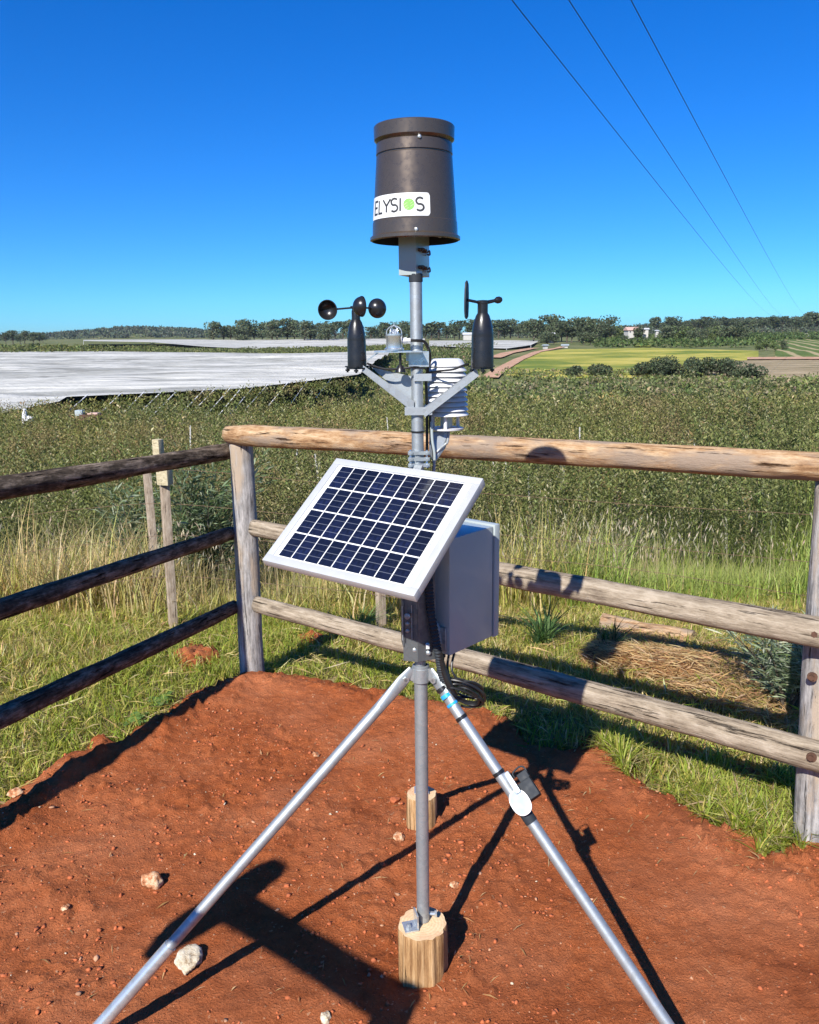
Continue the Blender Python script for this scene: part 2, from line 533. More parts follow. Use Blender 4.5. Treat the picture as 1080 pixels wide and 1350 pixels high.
# crop net
m_, nt_, b_ = mat('white_crop_net')
_c = coords(nt_)
_st = math_n(nt_, 'ADD', math_n(nt_, 'MULTIPLY', noise(nt_, coords(nt_, (0.010, 0.075, 0.1)), 3.2, 8, 0.66), 0.6), math_n(nt_, 'MULTIPLY', noise(nt_, coords(nt_, (0.10, 0.30, 0.1)), 2.2, 6, 0.7), 0.4))
_k = ramp(nt_, _st, [(0.41, (0.21, 0.208, 0.175)), (0.485, (0.40, 0.396, 0.345)), (0.56, (0.56, 0.552, 0.49))])
_w = nt_.nodes.new('ShaderNodeTexWave'); _w.bands_direction = 'Y'; _w.inputs['Scale'].default_value = 0.078
_w.inputs['Distortion'].default_value = 3.0; _w.inputs['Detail'].default_value = 3; _w.inputs['Detail Scale'].default_value = 0.6
nt_.links.new(coords(nt_, (0.5, 1, 1)), _w.inputs['Vector'])
_k = mixc(nt_, ramp(nt_, _w.outputs['Fac'], [(0.02, (0.55, 0.55, 0.55)), (0.16, (0, 0, 0))]), _k, (0.30, 0.31, 0.28))
nt_.links.new(_k, b_.inputs['Base Color']); b_.inputs['Roughness'].default_value = 0.85
bump(nt_, b_, _st, 0.9, 0.9)
M['net'] = m_

M['leaf'] = leafy('leaf_green')
M['blade'] = leafy('grass_blade', 0.55, 0.42)
M['bark'] = wood('tree_bark', (0.035, 0.027, 0.020), (0.085, 0.068, 0.05), (0.14, 0.115, 0.09), 1.0, 1.0, 8)
M['wall_white'] = plain('limewashed_wall', (0.43, 0.415, 0.385), 0.85, 0, 0.06, 1.5)
M['roof_light'] = plain('pale_sheet_roof', (0.52, 0.53, 0.53), 0.5, 0.1, 0.08, 1.5)
M['roof_pink'] = plain('faded_pink_roof', (0.50, 0.33, 0.27), 0.7, 0, 0.1, 1.5)
M['dark_glass'] = plain('dark_window_glass', (0.02, 0.025, 0.03), 0.1)
def rock_mat(name, stops):
    m, nt, b = mat(name)
    c = coords(nt)
    n_ = noise(nt, c, 38, 8, 0.7)
    nt.links.new(ramp(nt, n_, stops), b.inputs['Base Color'])
    b.inputs['Roughness'].default_value = 0.92; b.inputs['Specular IOR Level'].default_value = 0.15
    p_ = bump(nt, b, n_, 0.9, 0.006)
    bump(nt, b, noise(nt, c, 190, 5, 0.7), 0.8, 0.003, p_)
    return m


M['rock_pale'] = rock_mat('pale_limestone', [(0.36, (0.26, 0.17, 0.09)), (0.47, (0.52, 0.44, 0.31)), (0.62, (0.62, 0.56, 0.44))])
M['rock_rust'] = rock_mat('rusty_stone', [(0.36, (0.22, 0.07, 0.03)), (0.48, (0.42, 0.19, 0.09)), (0.58, (0.60, 0.44, 0.28))])
M['pebble'] = plain('pale_pebbles', (0.42, 0.22, 0.12), 0.9, 0, 0.45, 14)
M['straw'] = plain('dry_straw', (0.55, 0.40, 0.23), 0.8, 0, 0.3, 9)
M['clod'] = plain('red_clods', (0.38, 0.100, 0.032), 0.95, 0, 0.25, 18, bump_s=0.6)
M['cell_glass'] = None


# ------------------------------------------------------------------ terrain
_kd = np.array([0, 3.9, 4.6, 5.4, 6.4, 8.0, 9.6, 20, 50, 75, 100, 150, 220, 300, 420, 700, 1000, 1500, 3000, 6000], float)
_kz = np.array([0, -.02, -.10, -.22, -.42, -1.05, -1.6, -2.35, -3.8, -4.3, -3.3, -3.2, -2.7, -2.2, -1.0, 0.5, 2.0, 2.5, 0, -20], float)
_ld = np.array([0, 3.9, 4.6, 5.4, 6.4, 8.0, 9.6, 20, 50, 75, 100, 150, 220, 250, 300, 420, 700, 1000, 1500, 3000, 6000], float)
_lz = np.array([0, -.05, -.12, -.24, -.46, -1.05, -1.6, -2.35, -3.9, -4.6, -4.6, -4.5, -4.3, -3.2, -2.6, -1.0, 0.0, 1.0, 1.5, 0, -20], float)


def terrain(x, y):
    x = np.asarray(x, float); y = np.asarray(y, float)
    d = np.hypot(x, y)
    az = x / np.maximum(d, 0.5)
    dd = np.where(y > 0, np.maximum(y, d * 0.6), d * 0.4)
    a = np.interp(dd, _kd, _kz); b = np.interp(dd, _ld, _lz)
    w = smooth(-0.05, 0.10, az)
    z = b * (1 - w) + a * w
    # the slope beyond the rails on the far side starts sooner
    z = z + (fbm(x * 0.9, y * 0.9, 3) - 0.5) * 0.10 * smooth(2.5, 5, d)
    z = z + (fbm(x * 0.02 + 9, y * 0.02, 3) - 0.5) * 1.2 * smooth(80, 250, d)
    # far wooded hills
    hl = np.exp(-((az + 0.30) / 0.085) ** 2) * smooth(850, 1250, d) * 11
    hr = smooth(0.22, 0.36, az) * smooth(520, 1000, d) * 7.5
    hm = smooth(0.0, 0.3, az) * smooth(700, 1300, d) * 3
    return z + hl + hr + hm


def to_poly(pxs, z=0.0):
    return np.array([on_z(a, b, z)[:2] for a, b in pxs])


def poly_sd(P, x, y):
    """signed distance to polygon, negative inside"""
    x = np.asarray(x); y = np.asarray(y)
    best = np.full(x.shape, 1e9); inside = np.zeros(x.shape, bool)
    n = len(P)
    for i in range(n):
        a = P[i]; b = P[(i + 1) % n]
        ex, ey = b - a
        t = np.clip(((x - a[0]) * ex + (y - a[1]) * ey) / (ex * ex + ey * ey + 1e-12), 0, 1)
        best = np.minimum(best, np.hypot(x - a[0] - t * ex, y - a[1] - t * ey))
        c = ((a[1] > y) != (b[1] > y)) & (x < (b[0] - a[0]) * (y - a[1]) / (b[1] - a[1] + 1e-12) + a[0])
        inside ^= c
    return np.where(inside, -best, best)


DIRT = np.vstack([to_poly([(-140, 1150), (0, 1062), (52, 1024), (107, 988), (128, 966), (155, 972), (185, 953), (245, 916), (318, 880), (400, 882), (470, 893), (530, 912),
                           (590, 925), (650, 940), (700, 985), (770, 985), (800, 992), (830, 1030), (900, 1060), (985, 1105),
                           (1010, 1128), (1046, 1112), (1075, 1106), (1130, 1120)]),
                  np.array([[2.6, 2.0], [2.6, -1.0], [-2.4, -1.0], [-2.4, 1.6]])])
BARE = to_poly([(232, 868), (252, 842), (275, 850), (282, 868), (262, 888), (238, 892)], -0.1)
BARE2 = to_poly([(392, 832), (410, 822), (440, 828), (446, 842), (420, 850)], -0.12)
STRIP = to_poly([(780, 968), (830, 972), (900, 992), (1045, 1030), (1100, 1046), (1100, 1062), (1040, 1046), (900, 1004), (800, 980)])


def dirt_sd(x, y):
    s = np.minimum(poly_sd(DIRT, x, y), poly_sd(STRIP, x, y) + 0.01)
    s = np.minimum(s, np.minimum(poly_sd(BARE, x, y) + 0.02, poly_sd(BARE2, x, y) + 0.03))
    return s + (fbm(x * 9, y * 9, 4) - 0.5) * 0.16


def dirt_z(x, y, sd):
    e = smooth(0.0, -0.22, sd)
    z = terrain(x, y) + 0.015 + 0.012 * e
    # low loose berm along the edge, on the left rim most
    rim = np.exp(-((sd + 0.10) / 0.10) ** 2)
    z = z + rim * (0.03 + 0.05 * smooth(-0.2, -1.2, x)) * (0.25 + fbm(x * 5, y * 5, 3)) * 0.8
    rough = 0.35 + 0.65 * smooth(0.45, 0.62, fbm(x * 1.6 + 4, y * 1.6, 3)) + 0.9 * rim
    z = z + (fbm(x * 4.5, y * 4.5, 4) - 0.5) * 0.034
    z = z + (fbm(x * 23, y * 23, 5) - 0.45) * 0.020 * rough
    cl = np.clip(vnoise(x * 41, y * 41) - 0.66, 0, 1) * 0.05 * rough
    z = z + cl + (vnoise(x * 68, y * 68) - 0.5) * 0.006
    return np.where(sd > 0, terrain(x, y) - np.minimum(sd * 0.6, 0.2) + 0.012, z)


# terrain sheet
nr, na = 250, 640
rad = np.concatenate([[0.01], np.geomspace(0.4, 6000, nr - 1)])
ang = np.linspace(0, 2 * np.pi, na, endpoint=False)
RR, AA = np.meshgrid(rad, ang, indexing='ij')
TX = RR * np.sin(AA); TY = RR * np.cos(AA)
TZ = terrain(TX, TY)
_sd = dirt_sd(TX, TY)
TZ = TZ - 0.06 * smooth(0.05, -0.05, _sd) * (RR < 8)
ii, jj = np.meshgrid(np.arange(nr - 1), np.arange(na), indexing='ij')
a_ = ii * na + jj; b_2 = ii * na + (jj + 1) % na
faces = np.stack([a_, a_ + na, b_2 + na, b_2], -1).reshape(-1, 4)
link('ground', np_mesh('ground', np.stack([TX, TY, TZ], -1).reshape(-1, 3), faces), M['ground'], None, True, 'structure')

# red earth patch
gx = np.arange(-2.3, 2.5, 0.0135); gy = np.arange(-0.6, 5.4, 0.0135)
GX, GY = np.meshgrid(gx, gy, indexing='ij')
SD = dirt_sd(GX, GY)
GZ = dirt_z(GX, GY, SD)
keep = (SD < 0.10)
nx, ny = GX.shape
idx = np.arange(nx * ny).reshape(nx, ny)
q = np.stack([idx[:-1, :-1], idx[1:, :-1], idx[1:, 1:], idx[:-1, 1:]], -1)
kq = (keep[:-1, :-1] & keep[1:, :-1] & keep[1:, 1:] & keep[:-1, 1:])
q = q[kq]
used, inv = np.unique(q.ravel(), return_inverse=True)
dv = np.stack([GX, GY, GZ], -1).reshape(-1, 3)[used]
link('dirt_patch', np_mesh('dirt_patch', dv, inv.reshape(-1, 4)), M['earth'], None, True, 'structure')


def surf(x, y):
    """walkable surface height"""
    sd = dirt_sd(np.atleast_1d(x), np.atleast_1d(y))
    return np.where(sd < 0, dirt_z(np.atleast_1d(x), np.atleast_1d(y), sd), terrain(np.atleast_1d(x), np.atleast_1d(y)))


def cast(px, py):
    """points where sight lines meet the terrain, arrays in"""
    px = np.asarray(px, float).ravel(); py = np.asarray(py, float).ravel()
    D = _f + np.outer((px - 540) / FPX, CR) - np.outer((py - 675) / FPX, CU)
    t = np.geomspace(2, 5500, 1500)
    X = D[:, 0:1] * t; Y = D[:, 1:2] * t; Z = EYE[2] + D[:, 2:3] * t
    below = Z < terrain(X, Y)
    hit = below.argmax(1); hit = np.where(below.any(1), hit, len(t) - 1)
    tt = t[hit]
    return np.stack([D[:, 0] * tt, D[:, 1] * tt, terrain(D[:, 0] * tt, D[:, 1] * tt)], -1)


def drape(name, top, bot, material, lift, nxs=60, nys=24):
    xs = np.linspace(top[0][0], top[-1][0], nxs)
    ty = np.interp(xs, [p[0] for p in top], [p[1] for p in top]); by = np.interp(xs, [p[0] for p in bot], [p[1] for p in bot])
    v = np.linspace(0, 1, nys)
    PX = np.repeat(xs[:, None], nys, 1); PY = by[:, None] * (1 - v) + ty[:, None] * v
    P = cast(PX, PY); P[:, 2] += lift
    i, j = np.meshgrid(np.arange(nxs - 1), np.arange(nys - 1), indexing='ij')
    a = i * nys + j
    return link(name, np_mesh(name, P, np.stack([a, a + nys, a + nys + 1, a + 1], -1).reshape(-1, 4)), material, None, True, 'structure')


drape('yellow_field', [(668, 478), (700, 466), (745, 461), (850, 459), (1000, 463)], [(668, 496), (720, 500), (850, 500), (1000, 478)], M['yellow_field'], 0.10)
drape('crop_strip', [(836, 443), (858, 441)], [(822, 458), (862, 458)], M['yellow_field'], 0.25, 12, 10)
drape('row_crop_field', [(1022, 449), (1100, 446)], [(1000, 472), (1100, 473)], M['row_field'], 0.2, 30, 16)
drape('brown_field', [(930, 481), (985, 476), (1100, 475)], [(930, 510), (1000, 512), (1100, 505)], M['brown_field'], 0.15, 40, 16)
drape('farm_road', [(985, 473), (1100, 472.5)], [(985, 476), (1100, 476)], M['track'], 0.3, 30, 4)


def strip_path(name, px, w, material, lift):
    C = cast([p[0] for p in px], [p[1] for p in px])
    vs, fs = [], []
    T = np.linspace(0, len(C) - 1, 40)
    Q = np.stack([np.interp(T, np.arange(len(C)), C[:, k]) for k in range(2)], -1)
    for i in range(len(Q)):
        d = Q[min(i + 1, len(Q) - 1)] - Q[max(i - 1, 0)]; d = d / (np.linalg.norm(d) + 1e-9)
        n = np.array([d[1], -d[0]])
        for s in (-1, -.33, .33, 1):
            p = Q[i] + n * s * w / 2
            vs.append((p[0], p[1], float(terrain(p[0], p[1])) + lift))
        if i:
            for k in range(3):
                a = (i - 1) * 4 + k
                fs.append((a, a + 4, a + 5, a + 1))
    return link(name, np_mesh(name, vs, fs), material, None, True, 'structure')


strip_path('dirt_track', [(646, 500), (662, 488), (684, 475), (708, 465), (742, 458)], 2.0, M['track'], 0.22)
strip_path('dirt_track', [(650, 473), (668, 467), (704, 460)], 3.0, M['track'], 0.26)


# ------------------------------------------------------------------ plants in numbers
def vary(n, base, dv=0.25, dh=0.12):
    base = np.asarray(base, float)
    v = 1 + rng.normal(0, dv, (n, 1)); h = 1 + rng.normal(0, dh, (n, 3))
    return np.clip(base * np.clip(v, 0.35, 2.0) * np.clip(h, 0.5, 1.6), 0.004, 0.9)


def pick(n, palette, weights):
    pal = np.array(palette); w = np.array(weights, float); w /= w.sum()
    return pal[rng.choice(len(pal), n, p=w)]


def blades(P, h, bend, az, w, seg, col, tip=None):
    n = len(P)
    t = np.linspace(0, 1, seg + 1)
    h = h[:, None]; bend = bend[:, None]
    dx = np.sin(az)[:, None]; dy = np.cos(az)[:, None]
    hor = h * bend * t ** 1.8
    ver = h * t * (1 - 0.45 * bend * t)
    sx = np.cos(az)[:, None]; sy = -np.sin(az)[:, None]
    ww = (w[:, None] * (1 - t ** 1.6) * 0.5 + w[:, None] * 0.04)
    cx = P[:, 0:1] + dx * hor; cy = P[:, 1:2] + dy * hor; cz = P[:, 2:3] + ver
    L = np.stack([cx - sx * ww, cy - sy * ww, cz], -1); Rr = np.stack([cx + sx * ww, cy + sy * ww, cz], -1)
    verts = np.stack([L, Rr], 2).reshape(-1, 3)
    k = (np.arange(n) * (seg + 1) * 2)[:, None] + np.arange(seg)[None, :] * 2
    fc = np.stack([k, k + 1, k + 3, k + 2], -1).reshape(-1, 4)
    if tip is None:
        cc = np.repeat(col, (seg + 1) * 2, 0)
    else:
        tt = np.repeat(t ** 1.5, 2)[None, :, None]
        cc = (col[:, None, :] * (1 - tt) + tip[:, None, :] * tt).reshape(-1, 3)
    return verts, fc, cc


def leaves(C, L, W, d, nrm, col, fold=0.25):
    d = d / (np.linalg.norm(d, axis=1, keepdims=True) + 1e-9)
    s = np.cross(d, nrm); s /= (np.linalg.norm(s, axis=1, keepdims=True) + 1e-9)
    u = np.cross(s, d)
    L = L[:, None]; W = W[:, None]
    v0 = C - d * L * 0.5; v2 = C + d * L * 0.5 - u * L * 0.12
    v1 = C + s * W * 0.5 + u * W * fold; v3 = C - s * W * 0.5 + u * W * fold
    verts = np.stack([v0, v1, v2, v3], 1).reshape(-1, 3)
    fc = np.arange(len(C) * 4).reshape(-1, 4)
    return verts, fc, np.repeat(col, 4, 0)


def join(parts):
    vs, fs, cs = [], [], []
    o = 0
    for v, f, c in parts:
        vs.append(v); fs.append(f + o); cs.append(c); o += len(v)
    return np.concatenate(vs), np.concatenate(fs), np.concatenate(cs)


def stuff(name, parts, material, label=None):
    v, f, c = join(parts)
    o = link(name, np_mesh(name, v, f, c), material, None, False, 'stuff')
    if label:
        o['label'] = label
    return o


def sector(n, d0, d1, half=0.62, pad=1.2):
    """points over a viewing sector, even per area"""
    y = np.sqrt(rng.uniform(d0 * d0, d1 * d1, n))
    x = rng.uniform(-1, 1, n) * (half * y + pad)
    return x, y


G_LUSH = [(0.245, 0.295, 0.040), (0.31, 0.355, 0.060), (0.19, 0.240, 0.030), (0.40, 0.39, 0.105)]
G_DRY = [(0.56, 0.43, 0.20), (0.46, 0.34, 0.145), (0.66, 0.54, 0.29), (0.38, 0.31, 0.11)]
G_YEL = [(0.35, 0.33, 0.075), (0.46, 0.41, 0.125), (0.26, 0.275, 0.052)]


def at_fence(x):
    """y of the far rail fence line at x"""
    return 3.911 + (x + 0.81) * (2.421 - 3.911) / (1.29 + 0.81)


# short grass round the enclosure
def short_grass(n, x, y, hmin, hmax, pal, wts, w=0.006, thin=None):
    sd = dirt_sd(x, y)
    ok = sd > 0.0 + rng.random(len(x)) * 0.04
    if thin is not None:
        ok &= thin(x, y)
    x = x[ok]; y = y[ok]
    m = len(x)
    clump = fbm(x * 2.6 + 3, y * 2.6, 3)
    h = rng.uniform(hmin, hmax, m) * (0.45 + 1.1 * clump)
    P = np.stack([x, y, terrain(x, y) - 0.01], -1)
    return blades(P, h, rng.uniform(0.2, 1.0, m), rng.uniform(0, 6.28, m), rng.uniform(0.6, 1.3, m) * w, 3,
                  vary(m, pick(m, pal, wts), 0.22, 0.08), None)


parts = []
n = 150000
x, y = sector(n, 2.3, 6.6, 0.60, 0.5)
left = x < (-0.8 + (y - 3.9) * 0.55)
dryf = smooth(0.40, 0.60, fbm(x * 0.8 + 31, y * 0.8 + 7, 3) + np.where(left, -0.03, 0.10) + 0.05 * (y - 4))
isdry = rng.random(n) < dryf * 0.85
parts.append(short_grass(n, x[~isdry], y[~isdry], 0.035, 0.11, G_LUSH + G_YEL, [4, 4, 3, 2, 2, 1, 3]))
parts.append(short_grass(n, x[isdry], y[isdry], 0.03, 0.11, G_DRY + G_YEL, [2, 2, 1, 3, 3, 2, 4]))
stuff('short_grass', parts, M['blade'], 'short green and straw coloured grass round the red dirt patch')

n = 36000
x, y = sector(n, 2.4, 7.2, 0.60, 0.5)
ok = (dirt_sd(x, y) > -0.04) & (fbm(x * 2.1 + 60, y * 2.1, 3) > 0.36)
x = x[ok]; y = y[ok]; m = len(x)
a = rng.uniform(0, 6.28, m); Ls = rng.uniform(0.05, 0.16, m)
stuff('grass_litter', [leaves(np.stack([x, y, terrain(x, y) + rng.uniform(0.005, 0.06, m)], -1), Ls, rng.uniform(0.003, 0.008, m),
                              np.stack([np.cos(a), np.sin(a), rng.normal(0, 0.35, m)], -1), np.array([0, 0, 1.0]) + rng.normal(0, 0.4, (m, 3)),
                              vary(m, pick(m, G_YEL + G_DRY + G_LUSH, [4, 4, 4, 2, 2, 2, 2, 2, 2, 1, 2]), 0.2, 0.06), 0.4)], M['blade'],
      'matted flat straw and bent blades lying in the short grass')

# greener tufts inside the far rail and round the post
GRIM = to_poly([(795, 985), (840, 985), (900, 1003), (1040, 1045), (1100, 1060), (1100, 1135), (1075, 1108), (1046, 1112), (1010, 1128), (985, 1105), (900, 1060), (830, 1030)])
x = rng.uniform(0.4, 1.9, 60000); y = rng.uniform(2.1, 3.4, 60000)
sd = poly_sd(GRIM, x, y) + (fbm(x * 11, y * 11, 3) - 0.5) * 0.16
dens = fbm(x * 8, y * 8, 3)
ok = (sd < 0) & (dens > 0.36)
x = x[ok][:9000]; y = y[ok][:9000]
m = len(x)
P = np.stack([x, y, surf(x, y) - 0.015], -1)
parts = [blades(P, rng.uniform(0.05, 0.15, m) * (0.6 + 0.7 * fbm(x * 5, y * 5, 2)), rng.uniform(0.2, 1.1, m), rng.uniform(0, 6.28, m),
                rng.uniform(0.004, 0.009, m), 4, vary(m, pick(m, G_LUSH + [(0.50, 0.42, 0.22)], [4, 5, 2, 4, 3]), 0.2, 0.07))]
stuff('green_tufts', parts, M['blade'], 'bright green grass tufts under the lowest far rail')

# tall grass band beyond the wire fence
parts = []
n = 84000
x, y = sector(n, 4.9, 11.5, 0.60, 0.6)
az_ = x / y
wt = smooth(5.0, 5.9, y + 0.5 * (fbm(x, y, 2) - 0.5)) * (1 - 0.88 * smooth(7.6, 9.6, y + 2.2 * (fbm(x * 0.6, y * 0.6, 2) - 0.5)))
wt = wt * np.where(az_ > 0.30, 1.0, 1.0)
ok = rng.random(n) < wt
x = x[ok]; y = y[ok]; m = len(x)
az_ = x / y
lush = smooth(0.16, 0.24, az_ + 0.25 * (fbm(x * 1.3, y * 1.3, 2) - 0.5))
dry = smooth(-0.20, -0.33, az_ + 0.25 * (fbm(x * 1.1 + 8, y * 1.1, 2) - 0.5))
col = pick(m, G_YEL + G_DRY, [4, 3, 4, 1, 1, 1, 2])
lcol = pick(m, [(0.22, 0.30, 0.045), (0.29, 0.37, 0.075), (0.18, 0.25, 0.032)], [1, 1, 1])
dcol = pick(m, G_DRY + G_YEL, [4, 4, 2, 3, 1, 1, 1])
rsel = rng.random(m)
col = np.where((rsel < lush)[:, None], lcol, col); col = np.where((rsel < dry * 0.62)[:, None], dcol, col)
hh = rng.uniform(0.16, 0.60, m) * (0.55 + 0.8 * fbm(x * 1.4, y * 1.4, 3)) * 1.0
P = np.stack([x, y, terrain(x, y) - 0.02], -1)
hh = hh * (1 - 0.5 * np.exp(-((az_ + 0.215) / 0.075) ** 2)) * np.where(dry > 0.3, 0.92, 1.0) * (0.7 + 1.1 * smooth(0.45, 0.68, fbm(x * 0.9 + 12, y * 0.9, 3))) * (1 + 1.5 * smooth(7.4, 9.4, y))
c0 = vary(m, col, 0.2, 0.07)
parts.append(blades(P, hh, rng.uniform(0.15, 0.9, m), rng.uniform(0, 6.28, m), rng.uniform(0.005, 0.011, m), 3, c0,
                    c0 * 0.7 + 0.3 * np.array((0.52, 0.43, 0.25))))
stuff('tall_grass', parts, M['blade'], 'tall seeding grass between the wire fence and the orchard')
# pale seed heads standing over it
n = 8000
x, y = sector(n, 5.6, 9.6, 0.6, 0.5)
az_ = x / y
pr = 0.10 + 0.9 * np.exp(-((az_ - 0.22) / 0.10) ** 2) + 0.4 * np.exp(-((az_ + 0.28) / 0.16) ** 2)
ok = (rng.random(n) < pr) & (fbm(x * 1.7, y * 1.7, 2) > 0.4)
x = x[ok]; y = y[ok]; m = len(x)
hs = rng.uniform(0.35, 0.75, m) * (1 + 0.9 * smooth(7.4, 9.2, y))
P = np.stack([x, y, terrain(x, y)], -1)
b_az = rng.uniform(0, 6.28, m); b_b = rng.uniform(0.05, 0.4, m)
st = blades(P, hs, b_b, b_az, np.full(m, 0.003), 3, vary(m, (0.55, 0.45, 0.25), 0.2, 0.05))
tip = P + np.stack([np.sin(b_az) * hs * b_b, np.cos(b_az) * hs * b_b, hs * (1 - 0.45 * b_b)], -1)
hd = leaves(tip, rng.uniform(0.035, 0.085, m), rng.uniform(0.006, 0.012, m), np.stack([np.sin(b_az) * 0.5, np.cos(b_az) * 0.5, np.ones(m)], -1),
            rng.normal(0, 1, (m, 3)), vary(m, (0.52, 0.46, 0.32), 0.15, 0.05), 0.5)
hd2 = leaves(tip, rng.uniform(0.035, 0.085, m), rng.uniform(0.006, 0.012, m), np.stack([np.sin(b_az) * 0.3, np.cos(b_az) * 0.3, np.ones(m)], -1),
             rng.normal(0, 1, (m, 3)), vary(m, (0.50, 0.44, 0.30), 0.15, 0.05), 0.5)
stuff('seed_heads', [st, hd, hd2], M['blade'], 'pale feathery seed heads over the tall grass')


# orchard canopy
def net_front(az):
    """distance of the near edge of the white net by bearing x/y"""
    return np.interp(az, [-0.9, -0.5, -0.16, -0.04, 0.02], [34, 40, 58, 70, 90])


O_COL = [(0.122, 0.142, 0.042), (0.160, 0.180, 0.058), (0.205, 0.217, 0.080), (0.27, 0.268, 0.125), (0.38, 0.36, 0.20), (0.28, 0.205, 0.095)]


def orchard(nshoot, d0, d1, nleaf, L0, L1, spread, tall):
    x, y = sector(nshoot, d0, d1, 0.66, 1.5)
    az = x / y
    lim = np.where(az < 0.02, net_front(az) + 2.5, 54)
    ok = y < lim
    near_edge = 8.1 + 3.2 * (fbm(x * 0.6 + 3, y * 0.6, 2) - 0.5) + np.where(az < -0.30, -0.6, 0)
    ok &= y > near_edge
    x = x[ok]; y = y[ok]; az = az[ok]; m = len(x)
    row = 0.5 + 0.5 * np.cos((y * 0.96 - x * 0.28) * 2 * np.pi / 2.3 + 1.2 * fbm(x * 0.3, y * 0.3, 2))
    clump = 0.35 + 1.25 * (fbm(x * 1.5, y * 1.5, 2) - 0.38); big = fbm(x * 0.16 + 5, y * 0.16, 2)
    gap = smooth(0.36, 0.28, fbm(x * 0.55 + 70, y * 0.55, 2))
    top = terrain(x, y) + 0.95 + 0.65 * row + 0.85 * (clump - 0.4) + 0.7 * (big - 0.5) - 0.8 * gap
    edge = (az < 0.02) * smooth(-4.5, -0.5, y - net_front(az))
    top = top * (1 - edge) + edge * (-1.93 + 0.35 * (clump - 0.4))
    ln = rng.uniform(*tall, m)
    base = np.stack([x, y, top - ln * rng.uniform(0.45, 1.7, m)], -1)
    axis = np.stack([rng.normal(0, 0.27, m), rng.normal(0, 0.27, m), np.ones(m)], -1)
    axis /= np.linalg.norm(axis, axis=1, keepdims=True)
    t = (np.arange(nleaf) + 0.5) / nleaf
    C = base[:, None, :] + axis[:, None, :] * (ln[:, None, None] * t[None, :, None])
    phi = rng.uniform(0, 6.28, (m, 1)) + np.arange(nleaf)[None, :] * 2.4
    out = np.stack([np.cos(phi), np.sin(phi), np.full_like(phi, 0.95) + rng.normal(0, 0.35, phi.shape)], -1)
    C = C + out * (spread * rng.uniform(0.3, 1.0, (m, nleaf, 1)))
    C = C.reshape(-1, 3); out = out.reshape(-1, 3)
    k = len(C)
    sh_col = vary(m, pick(m, O_COL, [4, 5, 4, 2, 0.9, 0.5]), 0.18, 0.06)
    pat = smooth(0.42, 0.62, fbm(x * 0.22 + 2, y * 0.10, 3))[:, None]        # paler and browner stands of the crop
    sh_col = sh_col * (1 - pat) + pat * (sh_col * np.array([1.28, 1.18, 1.12]) + np.array([0.015, 0.010, 0.004]))
    pat2 = smooth(0.60, 0.70, fbm(x * 0.5 + 40, y * 0.22, 3))[:, None]
    sh_col = sh_col * (1 - 0.6 * pat2) + 0.6 * pat2 * np.array([0.27, 0.19, 0.10])
    col = np.repeat(sh_col, nleaf, 0) * (1 + rng.normal(0, 0.11, (k, 1)))
    col = np.clip(col, 0.005, 0.6)
    Ls = rng.uniform(L0, L1, k)
    return leaves(C, Ls, Ls * rng.uniform(0.24, 0.40, k), out, np.array([0, 0, 1.0]) + rng.normal(0, 0.45, (k, 3)), col)


stuff('orchard_foliage', [orchard(15000, 7.2, 13, 13, 0.032, 0.062, 0.035, (0.2, 0.65)),
                          orchard(30000, 13, 24, 9, 0.042, 0.080, 0.06, (0.3, 0.65)),
                          orchard(34000, 24, 42, 6, 0.08, 0.15, 0.10, (0.3, 0.65)),
                          orchard(24000, 42, 76, 5, 0.15, 0.28, 0.17, (0.3, 0.7))], M['leaf'], 'dense olive green orchard foliage filling the slope')


def clump_leaves(cx, cy, cz, rx, rz, n, L, pal, wts):
    """leaf faces through an ellipsoid volume, denser at the skin"""
    u = rng.normal(0, 1, (n, 3)); u /= np.linalg.norm(u, axis=1, keepdims=True)
    r = rng.uniform(0.55, 1.05, (n, 1)) ** 0.6
    C = u * r * np.array([rx, rx, rz]) + np.array([cx, cy, cz])
    Ls = rng.uniform(0.6, 1.3, n) * L
    return leaves(C, Ls, Ls * 0.6, u + rng.normal(0, 0.6, (n, 3)), u + rng.normal(0, 0.4, (n, 3)), vary(n, pick(n, pal, wts), 0.2, 0.07))


# rough scrub beyond the orchard
parts = []
SCR = [(0.10, 0.13, 0.045), (0.15, 0.175, 0.07), (0.26, 0.25, 0.12), (0.19, 0.23, 0.07), (0.30, 0.255, 0.15)]
n = 900
y = np.sqrt(rng.uniform(52 ** 2, 86 ** 2, n)); x = rng.uniform(0.0, 0.72, n) * y
for i in range(n):
    s = rng.uniform(0.5, 1.5) * (1.4 if rng.random() < 0.12 else 1)
    gz = float(terrain(x[i], y[i]))
    pal = [SCR[rng.integers(0, 5)], SCR[rng.integers(0, 3)]]
    parts.append(clump_leaves(x[i], y[i], gz + s * 0.25, s, s * 0.55, 55, 0.34, pal, [2, 1]))
n = 420
y = np.sqrt(rng.uniform(62 ** 2, 235 ** 2, n)); x = rng.uniform(-0.055, 0.085, n) * y
for i in range(n):
    if y[i] < net_front(x[i] / y[i]) + 3 and x[i] < 0:
        continue
    s = rng.uniform(0.9, 1.9)
    parts.append(clump_leaves(x[i], y[i], float(terrain(x[i], y[i])) + s * 0.3, s * 1.2, s * 0.6, 40, 0.5, [SCR[rng.integers(0, 5)], SCR[rng.integers(0, 2)]], [1, 2]))
n = 520
y = np.sqrt(rng.uniform(238 ** 2, 300 ** 2, n)); x = rng.uniform(-0.75, 0.10, n) * y
